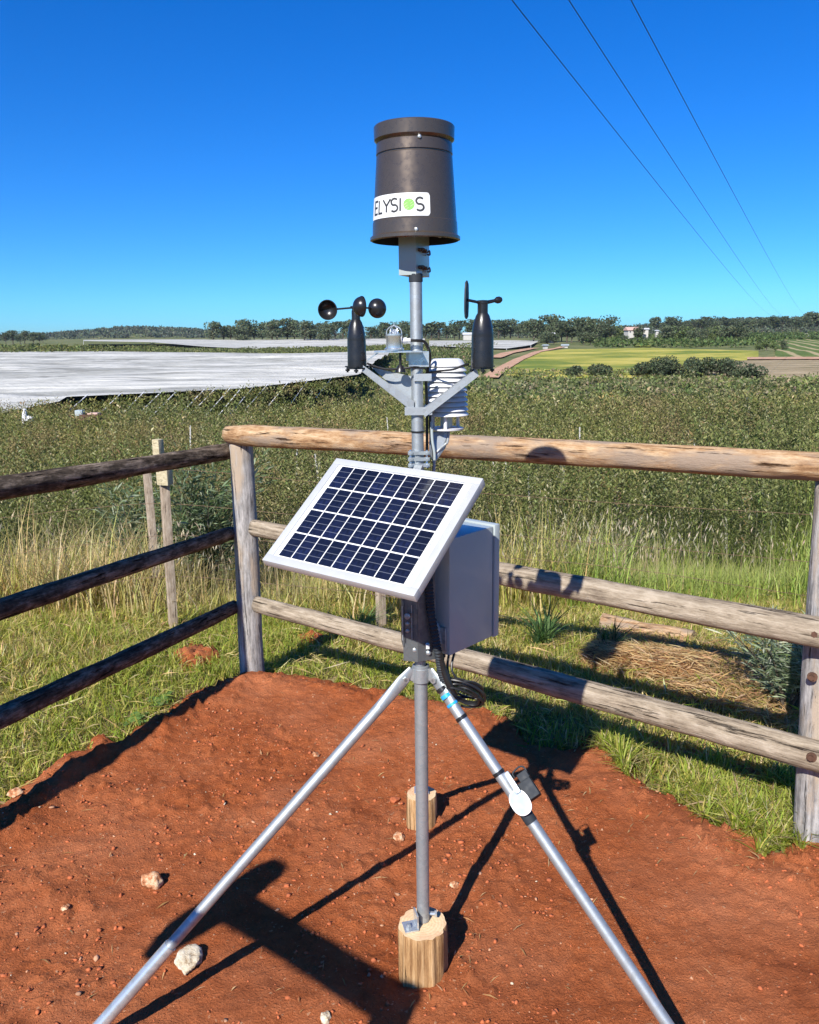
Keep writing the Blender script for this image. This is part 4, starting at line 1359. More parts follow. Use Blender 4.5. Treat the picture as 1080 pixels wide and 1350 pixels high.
# ------------------------------------------------------------------ wooden stumps under the feet
def stump(base, top_z, r, label, seed, tilt=(0, 0)):
    root = empty('wooden_stump', (base[0], base[1], base[2]), label, 'stump', 'wooden stumps under the tripod')
    rr = np.random.default_rng(seed)
    n = 96; h = top_z - base[2]
    ph = rr.uniform(0, 6.28, 4)
    ridge = np.interp(np.arange(n), np.arange(0, n, 3), rr.uniform(-1, 1, n // 3), period=n)
    vs, fs = [], []
    zs = [-0.14, 0.0, h * 0.25, h * 0.5, h * 0.75, h - 0.006, h]
    for iz, z in enumerate(zs):
        for k in range(n):
            th = 2 * math.pi * k / n
            w = 1 + 0.030 * math.sin(2 * th + ph[0]) + 0.02 * math.sin(3 * th + ph[1]) + 0.052 * ridge[k]
            w *= 1.0 + 0.05 * (1 - z / h) * (0.5 + 0.5 * math.sin(5 * th + ph[2]))
            if iz == len(zs) - 1:
                w *= 0.975
            zz = z + tilt[0] * r * math.cos(th) * (z / h) + tilt[1] * r * math.sin(th) * (z / h)
            vs.append((zz, r * w * math.cos(th), r * w * math.sin(th)))
    for i in range(len(zs) - 1):
        for k in range(n):
            j = (k + 1) % n
            fs.append((i * n + k, i * n + j, (i + 1) * n + j, (i + 1) * n + k))
    me = bpy.data.meshes.new('side'); me.from_pydata(vs, [], fs)
    o = link('side', me, M['stump_side'], root, True)
    # local X is up so the grain runs upright
    Rm = Matrix(((0, 1, 0, 0), (0, 0, 1, 0), (1, 0, 0, 0), (0, 0, 0, 1)))
    o.matrix_local = Rm
    top = vs[-n:]
    me = bpy.data.meshes.new('sawn_top')
    inner = [(v[0], v[1] * 0.55, v[2] * 0.55) for v in top]
    cen = (sum(v[0] for v in top) / n, 0, 0)
    tv = top + inner + [cen]
    tf = [(k, (k + 1) % n, n + (k + 1) % n, n + k) for k in range(n)] + [(n + k, n + (k + 1) % n, 2 * n) for k in range(n)]
    me.from_pydata(tv, [], tf)
    o2 = link('sawn_top', me, M['end_grain'], root, False); o2.matrix_local = Rm
    return root


b0 = on_z(558, 1262, 0.0)
MAST = np.array([0.023, 1.877])
stump((MAST[0] - 0.002, MAST[1] - 0.012, float(surf(MAST[0], MAST[1])[0]) - 0.01), 0.150, 0.0635, 'pale round wooden stump carrying the upright mast, split sides', 41)
RF = np.array([0.03, 2.555])
stump((RF[0], RF[1] - 0.01, float(surf(*RF)[0]) - 0.01), 0.115, 0.052, 'smaller pale stump behind the mast under the rear tripod leg', 42)
R_FOOT = on_z(946, 1448, 0.06)
stump((R_FOOT[0] + 0.02, R_FOOT[1], float(surf(R_FOOT[0], R_FOOT[1])[0]) - 0.02), 0.06, 0.06, 'low stump under the outer tripod leg past the picture edge', 43)

# ------------------------------------------------------------------ the weather station
ws = empty('weather_station', (MAST[0], MAST[1], 0.15), 'galvanised weather station on a tripod with gauge, wind sensors and solar panel', 'weather station')


def part(mb, name, material, parent=None, **k):
    o = mb.build(name, material, None, **k)
    return adopt(o, parent if parent is not None else ws)


MX, MY = MAST
D0 = MY                                            # distance plane of the mast
def mz(py, px=549):
    return float(on_y(px, py, D0)[2])


hub_z = mz(884)
# mast: stout lower tube, thinner upper tube
part(MB().cyl((MX, MY, 0.152), (MX, MY, hub_z), 0.0163, n=28).lathe([(0.0163, 0), (0.0205, 0.002), (0.0205, 0.026), (0.0165, 0.028)], (MX, MY, hub_z - 0.012), n=28), 'lower_mast', M['steel_old'])
part(MB().cyl((MX - 0.001, MY, hub_z), (MX - 0.003, MY, mz(358)), 0.0138, n=28), 'upper_mast', M['steel'])
part(MB().lathe([(0.0140, 0), (0.0155, 0.001), (0.0155, 0.017), (0.0140, 0.018)], (MX - 0.003, MY, mz(372)), n=24), 'collar', M['charcoal'])
# foot bracket on the front stump
fb = MB()
fb.box((MX - 0.034, MY - 0.028, 0.1535), (0.036, 0.04, 0.004), Matrix.Rotation(0.25, 3, 'Z'))
fb.box((MX - 0.0185, MY - 0.022, 0.172), (0.004, 0.038, 0.040), Matrix.Rotation(0.25, 3, 'Z'))
fbo = part(fb, 'foot_bracket', M['steel_bright'], smooth_shade=False)
part(MB().cyl((MX - 0.038, MY - 0.033, 0.155), (MX - 0.038, MY - 0.033, 0.162), 0.0075, n=6).lathe([(0.0, 0.006), (0.004, 0.006), (0.006, 0.0)], (MX - 0.038, MY - 0.033, 0.160), n=12), 'bolt', M['bolt'], fbo)
part(MB().cyl((MX + 0.016, MY + 0.006, 0.166), (MX + 0.034, MY + 0.004, 0.166), 0.005, n=8).cyl((MX + 0.030, MY + 0.004, 0.166), (MX + 0.036, MY + 0.004, 0.166), 0.009, n=6), 'bolt', M['bolt'], fbo)

# tripod legs
L_FOOT = on_z(88, 1402, -0.01)
hubL = np.array([MX - 0.030, MY - 0.012, hub_z - 0.004]); hubR = np.array([MX + 0.028, MY - 0.012, hub_z - 0.006]); hubB = np.array([MX, MY + 0.034, hub_z - 0.005])
for hp, ft in ((hubL, L_FOOT), (hubR, R_FOOT), (hubB, np.array([RF[0], RF[1], 0.118]))):
    e = ft - hp
    mb = MB()
    a0 = hp + e * 0.085
    mb.cyl(a0, ft, 0.0135, n=22)
    # flattened upper end
    dv = V(e).normalized(); side = Vector((-dv.y, dv.x, 0)).normalized(); nrm = side.cross(dv)
    pr_ = []
    for t, wv, th in ((-0.012, 0.012, 0.004), (0.02, 0.0165, 0.005), (0.05, 0.0155, 0.008), (0.09, 0.0135, 0.0135)):
        c_ = V(hp + e * t)
        pr_.append([mb.bm.verts.new(c_ + nrm * wv * math.cos(q_) + side * th * math.sin(q_)) for q_ in [2 * math.pi * k / 16 for k in range(16)]])
    for A_, B_ in zip(pr_, pr_[1:]):
        for k in range(16):
            mb.bm.faces.new((A_[k], A_[(k + 1) % 16], B_[(k + 1) % 16], B_[k]))
    mb.bm.faces.new(pr_[0])
    lg = part(mb, 'leg', M['steel'])
    cB = V(hp + e * 0.012)
    part(MB().cyl(cB - side * 0.012, cB + side * 0.012, 0.0045, n=8).cyl(cB + side * 0.007, cB + side * 0.012, 0.0085, n=6).cyl(cB - side * 0.012, cB - side * 0.007, 0.0085, n=6), 'bolt', M['bolt'], lg)
    if ft is L_FOOT:
        ts_ = np.linspace(0.3, 0.98, 400); q_ = hp[None] + e[None] * ts_[:, None] - EYE
        s0 = hp + e * float(ts_[np.abs(675 - FPX * (q_ @ CU) / (q_ @ _f) - 1246).argmin()])
        part(MB().cyl(s0, ft, 0.0158, 0.0165, n=22), 'foot_sleeve', M['steel_bright'], lg)
    if ft is not L_FOOT and ft is not R_FOOT:
        part(MB().box(V(ft) + Vector((0, 0, 0.002)), (0.05, 0.045, 0.004)), 'foot_plate', M['steel_bright'], lg, smooth_shade=False)
    if ft is R_FOOT:
        LEG_R = lg; eR = e
        def leg_t(py, hp=hp, e=e):
            ts = np.linspace(0, 0.9, 400); q_ = hp[None] + e[None] * ts[:, None] - EYE
            return float(ts[np.abs(675 - FPX * (q_ @ CU) / (q_ @ _f) - py).argmin()])
        for py_ in (908, 946, 1019):
            t = leg_t(py_); c_ = hp + e * t
            part(MB().cyl(c_ - e * 0.004, c_ + e * 0.004, 0.0150, n=20), 'cable_tie', M['black'], lg)
        for t, w_ in ((leg_t(917), 0.0045), (leg_t(928), 0.003)):
            c_ = hp + e * t
            part(MB().cyl(c_ - e * w_, c_ + e * w_, 0.0146, n=20), 'blue_tape', M['blue'], lg)
hubm = MB()
hubm.lathe([(0.0165, -0.022), (0.0225, -0.022), (0.0225, 0.012), (0.0145, 0.016)], (MX, MY, hub_z - 0.004), n=28)
hubm.box((MX - 0.024, MY - 0.010, hub_z - 0.006), (0.016, 0.006, 0.03)).box((MX + 0.024, MY - 0.010, hub_z - 0.006), (0.016, 0.006, 0.03)).box((MX, MY + 0.026, hub_z - 0.006), (0.006, 0.016, 0.03))
part(hubm, 'tripod_hub', M['steel'])

# round pale disc and dark clip on the right leg
cD = on_y(686, 1058, float((hubR + eR * leg_t(1056))[1]) - 0.022)
tD = V(eR).normalized()
toC = (V(EYE) - V(cD)).normalized()
nD = (toC * 0.85 + Vector((-0.25, -0.2, 0.25))).normalized()
disc = MB()
yax = (-tD - nD * (-tD).dot(nD)).normalized(); xax = yax.cross(nD)
Rd = Matrix((xax, yax, nD)).transposed()
ol = []
for k in range(40):
    th = 2 * math.pi * k / 40
    ol.append(V(cD) + Rd @ Vector((0.0225 * math.copysign(abs(math.cos(th)) ** 0.85, math.cos(th)), 0.0300 * math.copysign(abs(math.sin(th)) ** 0.9, math.sin(th)), 0)))
disc.prism(ol, nD * -0.008)
do = part(disc, 'sensor_disc', M['white'])
ol2 = [V(cD) + (p_ - V(cD)) * 0.90 + nD * 0.0012 for p_ in ol]
part(MB().prism(ol2, nD * -0.002), 'disc_face', M['disc'], do)
clip = MB()
cc_ = V(on_y(697, 1042, cD[1] + 0.035))
clip.box(cc_, (0.040, 0.046, 0.032), Rd, 0.004).box(cc_ + Rd @ Vector((0.008, 0.032, 0)), (0.026, 0.020, 0.024), Rd, 0.003)
part(clip, 'sensor_clip', M['charcoal'])
part(MB().tube([cc_ + Rd @ Vector((-0.012, 0.040, 0.0)), cc_ + Rd @ Vector((-0.010, 0.052, 0)), cc_ + Rd @ Vector((0.010, 0.056, 0)), cc_ + Rd @ Vector((0.020, 0.050, 0)), cc_ + Rd @ Vector((0.020, 0.036, 0))], 0.0022, 8), 'clip_handle', M['charcoal'])
c_ = hubR + eR * leg_t(1076)
part(MB().cyl(c_ - eR * 0.03, c_ + eR * 0.014, 0.0150, n=20), 'rubber_sleeve', M['charcoal'])
c_ = hubR + eR * leg_t(1034)
part(MB().box(V(c_) + Vector((0.012, -0.012, 0.012)), (0.014, 0.055, 0.012), Rd, 0.003), 'clip_lever', M['steel_bright'])

# ---------------- rain gauge
def gz(py):
    return float(on_y(548, py, D0)[2])


GXc = MX - 0.0035
z_f, z_t = gz(316), gz(169)
prof = [(0.0940, z_f - 0.004), (0.0985, z_f - 0.002), (0.0985, z_f + 0.004), (0.0930, z_f + 0.008), (0.0920, z_f + 0.034), (0.0908, z_f + 0.0355), (0.0908, z_f + 0.037),
        (0.0815, gz(208)), (0.0795, gz(207)), (0.0795, gz(205.5)), (0.0820, gz(205)), (0.0808, gz(191)), (0.0786, gz(190)), (0.0835, gz(187.5)), (0.0856, gz(186)), (0.0862, z_t), (0.0845, z_t + 0.002), (0.083, z_t), (0.080, z_t - 0.03), (0.02, z_t - 0.075)]
g = MB().lathe(prof, (GXc, MY, 0), n=72)
gauge = part(g, 'rain_gauge', M['bronze'], angle=28)
part(MB().lathe([(0.0942, z_f - 0.0035), (0.089, z_f + 0.02), (0.087, z_f + 0.05), (0.02, z_f + 0.06), (0.0, z_f + 0.06)], (GXc, MY, 0), n=64), 'inner_shell', M['dark_inside'], gauge)


def g_rad(z):
    a, b = z_f + 0.037, gz(208)
    t = (z - a) / (b - a)
    return 0.0908 * (1 - t) + 0.0815 * t


def wrap(u, z, lift):
    r_ = g_rad(z) + lift
    th = u / 0.0865
    return (GXc + r_ * math.sin(th), MY - r_ * math.cos(th), z)


s_z0, s_z1 = gz(294) + 0.003, gz(262) - 0.001
s_h = s_z1 - s_z0
u1 = 0.0302; u0 = -0.129
me = bpy.data.meshes.new('sticker')
vs, fs = [], []
nu, nv_ = 60, 14
rc = 0.006
for i in range(nu + 1):
    u = u0 + (u1 - u0) * i / nu
    du = min(u - u0, u1 - u)
    ins = rc - math.sqrt(max(0, rc * rc - (rc - du) ** 2)) if du < rc else 0
    for j in range(nv_ + 1):
        z = s_z0 + ins + (s_h - 2 * ins) * j / nv_
        vs.append(wrap(u, z, 0.0006))
for i in range(nu):
    for j in range(nv_):
        a = i * (nv_ + 1) + j
        fs.append((a, a + nv_ + 1, a + nv_ + 2, a + 1))
me.from_pydata(vs, [], fs)
adopt(link('sticker', me, M['sticker'], None, True), gauge)

# lettering ELYSI (dot) S drawn as even strokes on the curved sticker
stroke = 0.0040
lh = s_h * 0.56; lz = s_z0 + s_h * 0.22


def arc_pts(cx, cz, rx, rz, a0, a1, n=14):
    return [(cx + rx * math.cos(R(a0 + (a1 - a0) * k / n)), cz + rz * math.sin(R(a0 + (a1 - a0) * k / n))) for k in range(n + 1)]


def glyph(ch, w):
    if ch == 'E': return [[(w, 0), (0, 0), (0, 1), (w, 1)], [(0, 0.5), (w * 0.88, 0.5)]]
    if ch == 'L': return [[(0, 1), (0, 0), (w, 0)]]
    if ch == 'Y': return [[(0, 1), (w / 2, 0.48), (w, 1)], [(w / 2, 0.48), (w / 2, 0)]]
    if ch == 'I': return [[(0, 0), (0, 1)]]
    if ch == 'S':
        return [arc_pts(w / 2, 0.745, w * 0.48, 0.255, 35, 270, 14)[:-1] + arc_pts(w / 2, 0.255, w * 0.5, 0.255, 90, -145, 14)]


def lettering():
    dot = (-0.0128, lz + lh * 0.5)
    for ch, u, w in (('E', -0.1057, 0.0140), ('L', -0.0866, 0.0120), ('Y', -0.0730, 0.0200), ('S', -0.0512, 0.0150), ('I', -0.0305, 0.0), ('S', 0.0016, 0.0152)):
        vs, fs = [], []
        for line in glyph(ch, w / lh):
            L_ = [(u + a * lh, lz + b * lh) for a, b in line]
            Q_ = []
            for (p, q_) in zip(L_, L_[1:]):
                m_ = max(1, int(math.hypot(q_[0] - p[0], q_[1] - p[1]) / 0.003))
                for k in range(m_):
                    Q_.append((p[0] + (q_[0] - p[0]) * k / m_, p[1] + (q_[1] - p[1]) * k / m_))
            Q_.append(L_[-1])
            base = len(vs)
            for k, p in enumerate(Q_):
                a = Q_[max(0, k - 1)]; b = Q_[min(len(Q_) - 1, k + 1)]
                d1 = np.array([p[0] - a[0], p[1] - a[1]]); d2 = np.array([b[0] - p[0], b[1] - p[1]])
                n1 = d1 / np.linalg.norm(d1) if np.linalg.norm(d1) > 0 else None
                n2 = d2 / np.linalg.norm(d2) if np.linalg.norm(d2) > 0 else None
                if n1 is None: n1 = n2
                if n2 is None: n2 = n1
                t_ = n1 + n2; t_ = t_ / (np.linalg.norm(t_) + 1e-9)
                sc_ = min(1.6, 1.0 / max(0.5, float(t_ @ n1)))
                nx_, nz_ = -t_[1] * stroke / 2 * sc_, t_[0] * stroke / 2 * sc_
                vs.append(wrap(p[0] + nx_, p[1] + nz_, 0.0011)); vs.append(wrap(p[0] - nx_, p[1] - nz_, 0.0011))
            for k in range(len(Q_) - 1):
                i = base + 2 * k
                fs.append((i, i + 1, i + 3, i + 2))
        me = bpy.data.meshes.new('letter'); me.from_pydata(vs, [], fs)
        adopt(link('letter', me, M['ink'], None, False), gauge)
    return dot


dot = lettering()
vs = [wrap(dot[0], dot[1], 0.0011)]; fs = []
rd = 0.0114
for k in range(40):
    th = 2 * math.pi * k / 40
    vs.append(wrap(dot[0] + rd * math.cos(th), dot[1] + rd * math.sin(th), 0.0011))
for k in range(40):
    fs.append((0, 1 + k, 1 + (k + 1) % 40))
me = bpy.data.meshes.new('green_dot'); me.from_pydata(vs, [], fs)
adopt(link('green_dot', me, M['green'], None, False), gauge)
vs, fs = [], []
for s in (-0.5, -0.05, 0.42):
    c0 = np.array([dot[0], dot[1]]) + np.array([-0.5, 0.8]) * s * rd
    hl = math.sqrt(max(0, rd * rd - (s * rd * 0.94) ** 2)) * 0.92
    dd = np.array([0.85, 0.53]); nn = np.array([-0.53, 0.85]) * 0.0005
    b0_ = len(vs)
    for q_ in (c0 - dd * hl - nn, c0 + dd * hl - nn, c0 + dd * hl + nn, c0 - dd * hl + nn):
        vs.append(wrap(q_[0], q_[1], 0.0014))
    fs.append((b0_, b0_ + 1, b0_ + 2, b0_ + 3))
me = bpy.data.meshes.new('dot_stripes'); me.from_pydata(vs, [], fs)
adopt(link('dot_stripes', me, M['green_line'], None, False), gauge)
for (px, py) in ((555, 179.5), (548.5, 303)):
    q_ = on_y(px, py, MY)
    z = float(on_y(px, py, MY - 0.083)[2])
    rr = 0.0810 if py < 200 else 0.0925
    th = math.asin(((px - 547.5) / 59.5) * 0.97)
    c_ = np.array([GXc + rr * math.sin(th), MY - rr * math.cos(th), z]); nn = np.array([math.sin(th), -math.cos(th), 0])
    part(MB().lathe([(0.0045, -0.001), (0.0045, 0.001), (0.0032, 0.0032), (0.0, 0.004)], c_, tuple(nn), 14), 'screw', M['bolt'], gauge)
# bracket box below the gauge
bz0, bz1 = gz(363), z_f + 0.02
fc_ = Vector((float(on_y(548.5, 340, MY - 0.016)[0]), MY - 0.016, 0))
e1_ = Vector((-0.94, 0.34, 0)); e2_ = Vector((0.34, 0.94, 0)); wl_, wd_ = 0.0405, 0.094
cb_ = fc_ + e1_ * wl_ / 2 + e2_ * wd_ / 2 + Vector((0, 0, (bz0 + bz1) / 2))
rmb = Matrix(((e1_.x, e2_.x, 0), (e1_.y, e2_.y, 0), (0, 0, 1)))
br = MB().box(cb_, (wl_, wd_, bz1 - bz0), rmb, 0.0015)
brk = part(br, 'gauge_bracket', M['box'], gauge)
for zc in (gz(330), gz(353)):
    def rf(t_, o_, dz_):
        q_ = fc_ + e2_ * t_ + Vector((0.94, -0.34, 0)) * o_; return (q_.x, q_.y, zc + dz_)
    part(MB().tube([rf(0.005, 0.006, 0), rf(0.03, 0.008, 0.004), rf(0.055, 0.007, -0.002), rf(0.078, 0.005, 0.004), rf(0.085, 0.004, -0.004), rf(0.06, 0.007, -0.006)], 0.0018, 8).cyl(rf(0.018, 0.0, 0.001), rf(0.018, 0.010, 0.001), 0.0042, n=6).cyl(rf(0.045, 0.0, 0), rf(0.045, 0.010, 0), 0.0042, n=6), 'wire_clip', M['rust'], gauge)
part(MB().tube([(GXc + 0.04, MY - 0.04, z_f + 0.012), (GXc + 0.052, MY - 0.05, z_f - 0.001), (GXc + 0.063, MY - 0.045, z_f + 0.010)], 0.0016, 7).tube([(GXc + 0.064, MY - 0.05, z_f + 0.02), (GXc + 0.066, MY - 0.052, z_f - 0.002)], 0.0022, 7, 1), 'hanging_wire', M['box'], gauge)

# ---------------- arms and wind sensors
armz = mz(541)
wl = on_y(471, 484, D0 - 0.01); wr = on_y(636, 484, D0 - 0.02)
cl = MB()
cl.box((MX, MY - 0.0185, armz), (0.062, 0.004, 0.018)).box((MX, MY + 0.0185, armz), (0.062, 0.004, 0.018))
cl.box((MX + 0.010, MY - 0.019, mz(497)), (0.040, 0.004, 0.016))
cl.box((MX, MY, armz), (0.036, 0.033, 0.012))
part(cl, 'clamp', M['steel'], smooth_shade=False)
for w_, s in ((wl, -1), (wr, 1)):
    w_ = np.array(w_)
    mb = MB()
    a = np.array([MX + s * 0.010, MY - 0.022, armz]); b = w_ + np.array([-s * 0.012, -0.004, -0.006])
    hw = 0.016
    yv = np.array([0, 1, 0.0])
    # channel: broad web with turned edges
    t_ = (b - a) / np.linalg.norm(b - a); nv_ = np.cross(t_, yv)
    nv_ = nv_ / np.linalg.norm(nv_)
    if s < 0:
        # wide plate rising away from the mast
        pl = [a + yv * 0.004, a + yv * 0.05, b + yv * 0.045 + np.array([0.01, 0, 0]), b + np.array([0.0, -0.012, 0])]
        mb.prism(pl, nv_ * 0.003)
        fl = [a + yv * 0.004, b + np.array([0.0, -0.012, 0]), b + np.array([0.0, -0.012, 0]) + np.array([0.0, 0, 0.012]), a + yv * 0.004 + np.array([0, 0, 0.022])]
        mb.prism(fl, yv * 0.0025)
        gs = [a + np.array([-0.002, 0.02, 0.012]), b + np.array([0.02, 0.02, 0.004]), np.array([MX - 0.006, MY - 0.004, mz(497)])]
        mb.prism(gs, yv * 0.003)
    else:
        pl = [a, a + yv * 0.032, b + yv * 0.028, b]
        mb.prism(pl, nv_ * 0.003)
        fl = [a, b, b + np.array([0.004, 0, -0.013]), a + np.array([0.004, 0, -0.014])]
        mb.prism(fl, yv * 0.0025)
    part(mb, 'sensor_arm', M['steel'], smooth_shade=False)
    # bolted flange under the sensor
    fm = MB().lathe([(0.0, 0.0), (0.0245, 0.0), (0.0245, 0.0035), (0.0, 0.0035)], w_ + np.array([0, 0, -0.004]), n=24)
    for k in range(3):
        th = 0.5 + k * 2.094
        c_ = w_ + np.array([0.0265 * math.cos(th), 0.0265 * math.sin(th), -0.002])
        fm.cyl(c_ + np.array([0, 0, 0.005]), c_ - np.array([0, 0, 0.010]), 0.0026, n=6).cyl(c_ + np.array([0, 0, -0.007]), c_ - np.array([0, 0, 0.003]), 0.0055, n=6).cyl(c_ + np.array([0, 0, 0.002]), c_ + np.array([0, 0, 0.0045]), 0.0062, n=10)
    part(fm, 'sensor_flange', M['black'])


def body(px, top_py, base_w, r):
    z0 = base_w[2]; H_ = float(on_y(px, top_py, base_w[1])[2]) - z0
    pr_ = [(0.0, 0.0), (r * 1.02, 0.0), (r * 1.02, H_ * 0.22), (r, H_ * 0.26), (r, H_ * 0.54), (r * 0.985, H_ * 0.565), (r * 0.99, H_ * 0.575), (r * 0.93, H_ * 0.70), (r * 0.80, H_ * 0.83), (r * 0.62, H_ * 0.94), (r * 0.44, H_), (0.0, H_)]
    return MB().lathe(pr_, base_w, n=36), z0 + H_


an, zt = body(471, 421, wl, 0.0208)
anem = part(an, 'anemometer', M['black'], angle=50)
zh = float(on_y(470, 406, wl[1])[2])
part(MB().lathe([(0.0, -0.002), (0.0095, -0.002), (0.0095, (zh - zt) * 0.7), (0.0075, zh - zt), (0.012, zh - zt), (0.012, zh - zt + 0.004), (0, zh - zt + 0.004)], (wl[0], wl[1], zt), n=24), 'rotor_hub', M['black'], anem)
hub_c = Vector((wl[0], wl[1], zh + 0.001))
for k, (px, py, dy_, nrm_) in enumerate(((432, 408.5, -0.005, (-0.25, -1.0, 0.12)), (477, 404, -0.052, (1.0, 0.10, 0.0)), (497.5, 406.5, 0.05, (-0.80, 0.62, 0.0)))):
    c_ = V(on_y(px, py, wl[1] + dy_))
    if k == 0: opening = Vector((-0.2, -1.0, -0.10))
    elif k == 1: opening = Vector((0.88, 0.45, 0.0))
    else: opening = Vector((-0.45, 0.95, 0.0))
    opening.normalize()
    rc_ = 0.0210
    pr_ = [(rc_ * math.cos(R(a)) if a < 90 else 0.0, -rc_ * 0.92 * math.sin(R(a))) for a in (0, 12, 25, 40, 55, 70, 82, 90)]
    pr_ = [(rc_ * 0.96 if i == 0 else r_ * 0.93, z_ * 0.92) for i, (r_, z_) in enumerate(pr_)][::-1] + [(rc_ * 0.97, 0.0012), (rc_ * 1.05, 0.0012), (rc_ * 1.05, -0.001)] + pr_
    cup = part(MB().lathe(pr_, c_, tuple(opening), 30), 'cup', M['black'], anem, angle=60)
    e_ = (c_ - hub_c)
    part(MB().cyl(hub_c, c_ - e_.normalized() * rc_ * 0.9, 0.0021, n=10), 'cup_arm', M['black'], anem)

vb, zt = body(636, 412, wr, 0.0245)
vane = part(vb, 'wind_vane', M['black'], angle=50)
zh = float(on_y(636, 396, wr[1])[2])
part(MB().lathe([(0, -0.002), (0.0115, -0.002), (0.0115, zh - zt - 0.008), (0.0125, zh - zt - 0.007), (0.0125, zh - zt), (0.0, zh - zt + 0.001)], (wr[0], wr[1], zt), n=24), 'vane_hub', M['black'], vane)
hc = Vector((wr[0], wr[1], zh - 0.006))
ax = (V(on_y(657, 395.5, wr[1] + 0.02)) - hc)
cw = hc + ax
part(MB().cyl(hc, cw, 0.0045, 0.0035, 12).lathe([(0, -0.009), (0.005, -0.008), (0.0075, -0.003), (0.0075, 0.003), (0.005, 0.008), (0, 0.009)], cw, tuple(ax.normalized()), 18), 'counterweight', M['black'], vane)
tc = V(on_y(616, 395.5, wr[1] - 0.03))
dirT = (tc - hc).normalized()
dirT2 = Vector((-0.26, -1.0, 0)).normalized()
part(MB().cyl(hc, tc, 0.0032, n=10), 'tail_rod', M['black'], vane)
out = []
for (a, b) in ((-0.018, 0.034), (-0.004, 0.041), (0.010, 0.036), (0.016, 0.022), (0.020, 0.0), (0.020, -0.022), (0.014, -0.036), (0.0, -0.040), (-0.016, -0.034), (-0.021, -0.012), (-0.021, 0.014)):
    out.append(tc + dirT2 * a + Vector((0, 0, b)))
part(MB().prism(out, dirT2.cross(Vector((0, 0, 1))) * 0.003), 'tail_fin', M['charcoal'], vane)

# ---------------- solar radiation sensor on its plate
py_c = on_y(520, 462, D0 - 0.035)
pl = MB()
pl.box((float(on_y(525, 464, D0 - 0.03)[0]), MY - 0.022, py_c[2] - 0.003), (0.105, 0.062, 0.003))
pl.box((MX + 0.002, MY - 0.018, py_c[2] - 0.02), (0.045, 0.004, 0.034)).box((MX - 0.004, MY + 0.018, py_c[2] - 0.014), (0.045, 0.004, 0.022))
pl.box((float(on_y(492, 468, D0 - 0.03)[0]), MY - 0.02, py_c[2] - 0.012), (0.03, 0.05, 0.003), Matrix.Rotation(-0.6, 3, 'Y'))
part(pl, 'sensor_plate', M['steel_bright'], smooth_shade=False)
lt = MB().lathe([(0, 0), (0.0215, 0), (0.0215, 0.004), (0.0185, 0.006), (0.0175, 0.028), (0.0185, 0.030), (0.0185, 0.033), (0.0, 0.033)], py_c, n=32)
lts = part(lt, 'light_sensor', M['silver'])
dm = MB().lathe([(0.011, 0.033), (0.0105, 0.038), (0.008, 0.043), (0.004, 0.0455), (0, 0.046)], py_c, n=24)
part(dm, 'sensor_dome', M['clear'], lts)
cage = MB()
for k in range(6):
    a = k * math.pi / 6 * 2
    cage.tube([np.array(py_c) + np.array([0.0170 * math.cos(a), 0.0170 * math.sin(a), 0.032]), np.array(py_c) + np.array([0.0155 * math.cos(a), 0.0155 * math.sin(a), 0.043]), np.array(py_c) + np.array([0.009 * math.cos(a), 0.009 * math.sin(a), 0.050]), np.array(py_c) + np.array([0, 0, 0.0535])], 0.0013, 6, 4)
cage.lathe([(0.0165, 0.0325), (0.018, 0.0325), (0.018, 0.036), (0.0165, 0.036), (0.0165, 0.0325)], py_c, n=28).cyl(np.array(py_c) + np.array([0, 0, 0.052]), np.array(py_c) + np.array([0, 0, 0.060]), 0.0012, n=6)
part(cage, 'sensor_cage', M['steel_bright'], lts)
gl = V(on_y(533, 449, D0 - 0.03))
part(MB().cyl(gl + Vector((-0.006, 0, 0)), gl + Vector((0.006, 0, 0.001)), 0.006, n=10).cyl(gl + Vector((0.004, 0, 0)), gl + Vector((0.014, 0, 0.001)), 0.0045, n=10), 'cable_gland', M['white'], lts)
# hanging fitting under the plate
hf = V(on_y(528, 487, D0 - 0.03))
part(MB().cyl(hf + Vector((0, 0, 0.008)), hf + Vector((0, 0, 0.05)), 0.003, n=8).lathe([(0.004, 0.010), (0.010, 0.002), (0.012, -0.006), (0, -0.006)], hf, n=18), 'cable_grip', M['black'])

# ---------------- louvred radiation shield
RSx, RSy = float(on_y(588.5, 505, D0 + 0.058)[0]), D0 + 0.058
shield = empty('louvre_shield', (0, 0, 0), '', ''); del shield['label'], shield['category']
shield.location = V((RSx, RSy, float(on_y(591, 548, RSy)[2]))); bpy.context.view_layer.update(); adopt(shield, ws)
zb_, zt_ = float(on_y(591, 549, RSy - 0.04)[2]), float(on_y(591, 476, RSy)[2])
NP = 11
pitch = (zt_ - zb_) / NP
rmesh = None
for k in range(NP):
    z = zb_ + pitch * k
    s = 1.10 - 0.13 * k / NP
    if k < NP - 1:
        pr_ = [(0.035 * s, pitch * 1.10), (0.0415 * s, pitch * 0.66), (0.0466 * s, pitch * 0.22), (0.0475 * s, 0.0), (0.0465 * s, 0.0), (0.0455 * s, pitch * 0.15), (0.040 * s, pitch * 0.56), (0.033 * s, pitch * 1.0), (0.02 * s, pitch * 1.0)]
        nm = 'louvre_plate'
    else:
        pr_ = [(0.0, pitch * 1.5), (0.030, pitch * 1.5), (0.037, pitch * 1.2), (0.0445 * s, pitch * 0.2), (0.0445 * s, 0.0), (0.040 * s, pitch * 0.1), (0.02, pitch * 0.2)]
        nm = 'shield_cap'
    part(MB().lathe(pr_, (RSx, RSy, z), n=40), nm, M['white'], shield, angle=30)
part(MB().cyl((RSx, RSy, zb_ - 0.03), (RSx, RSy, zt_ - 0.01), 0.014, n=20), 'sensor_probe', M['box'], shield)
zr_ = float(on_y(585, 566, RSy)[2])
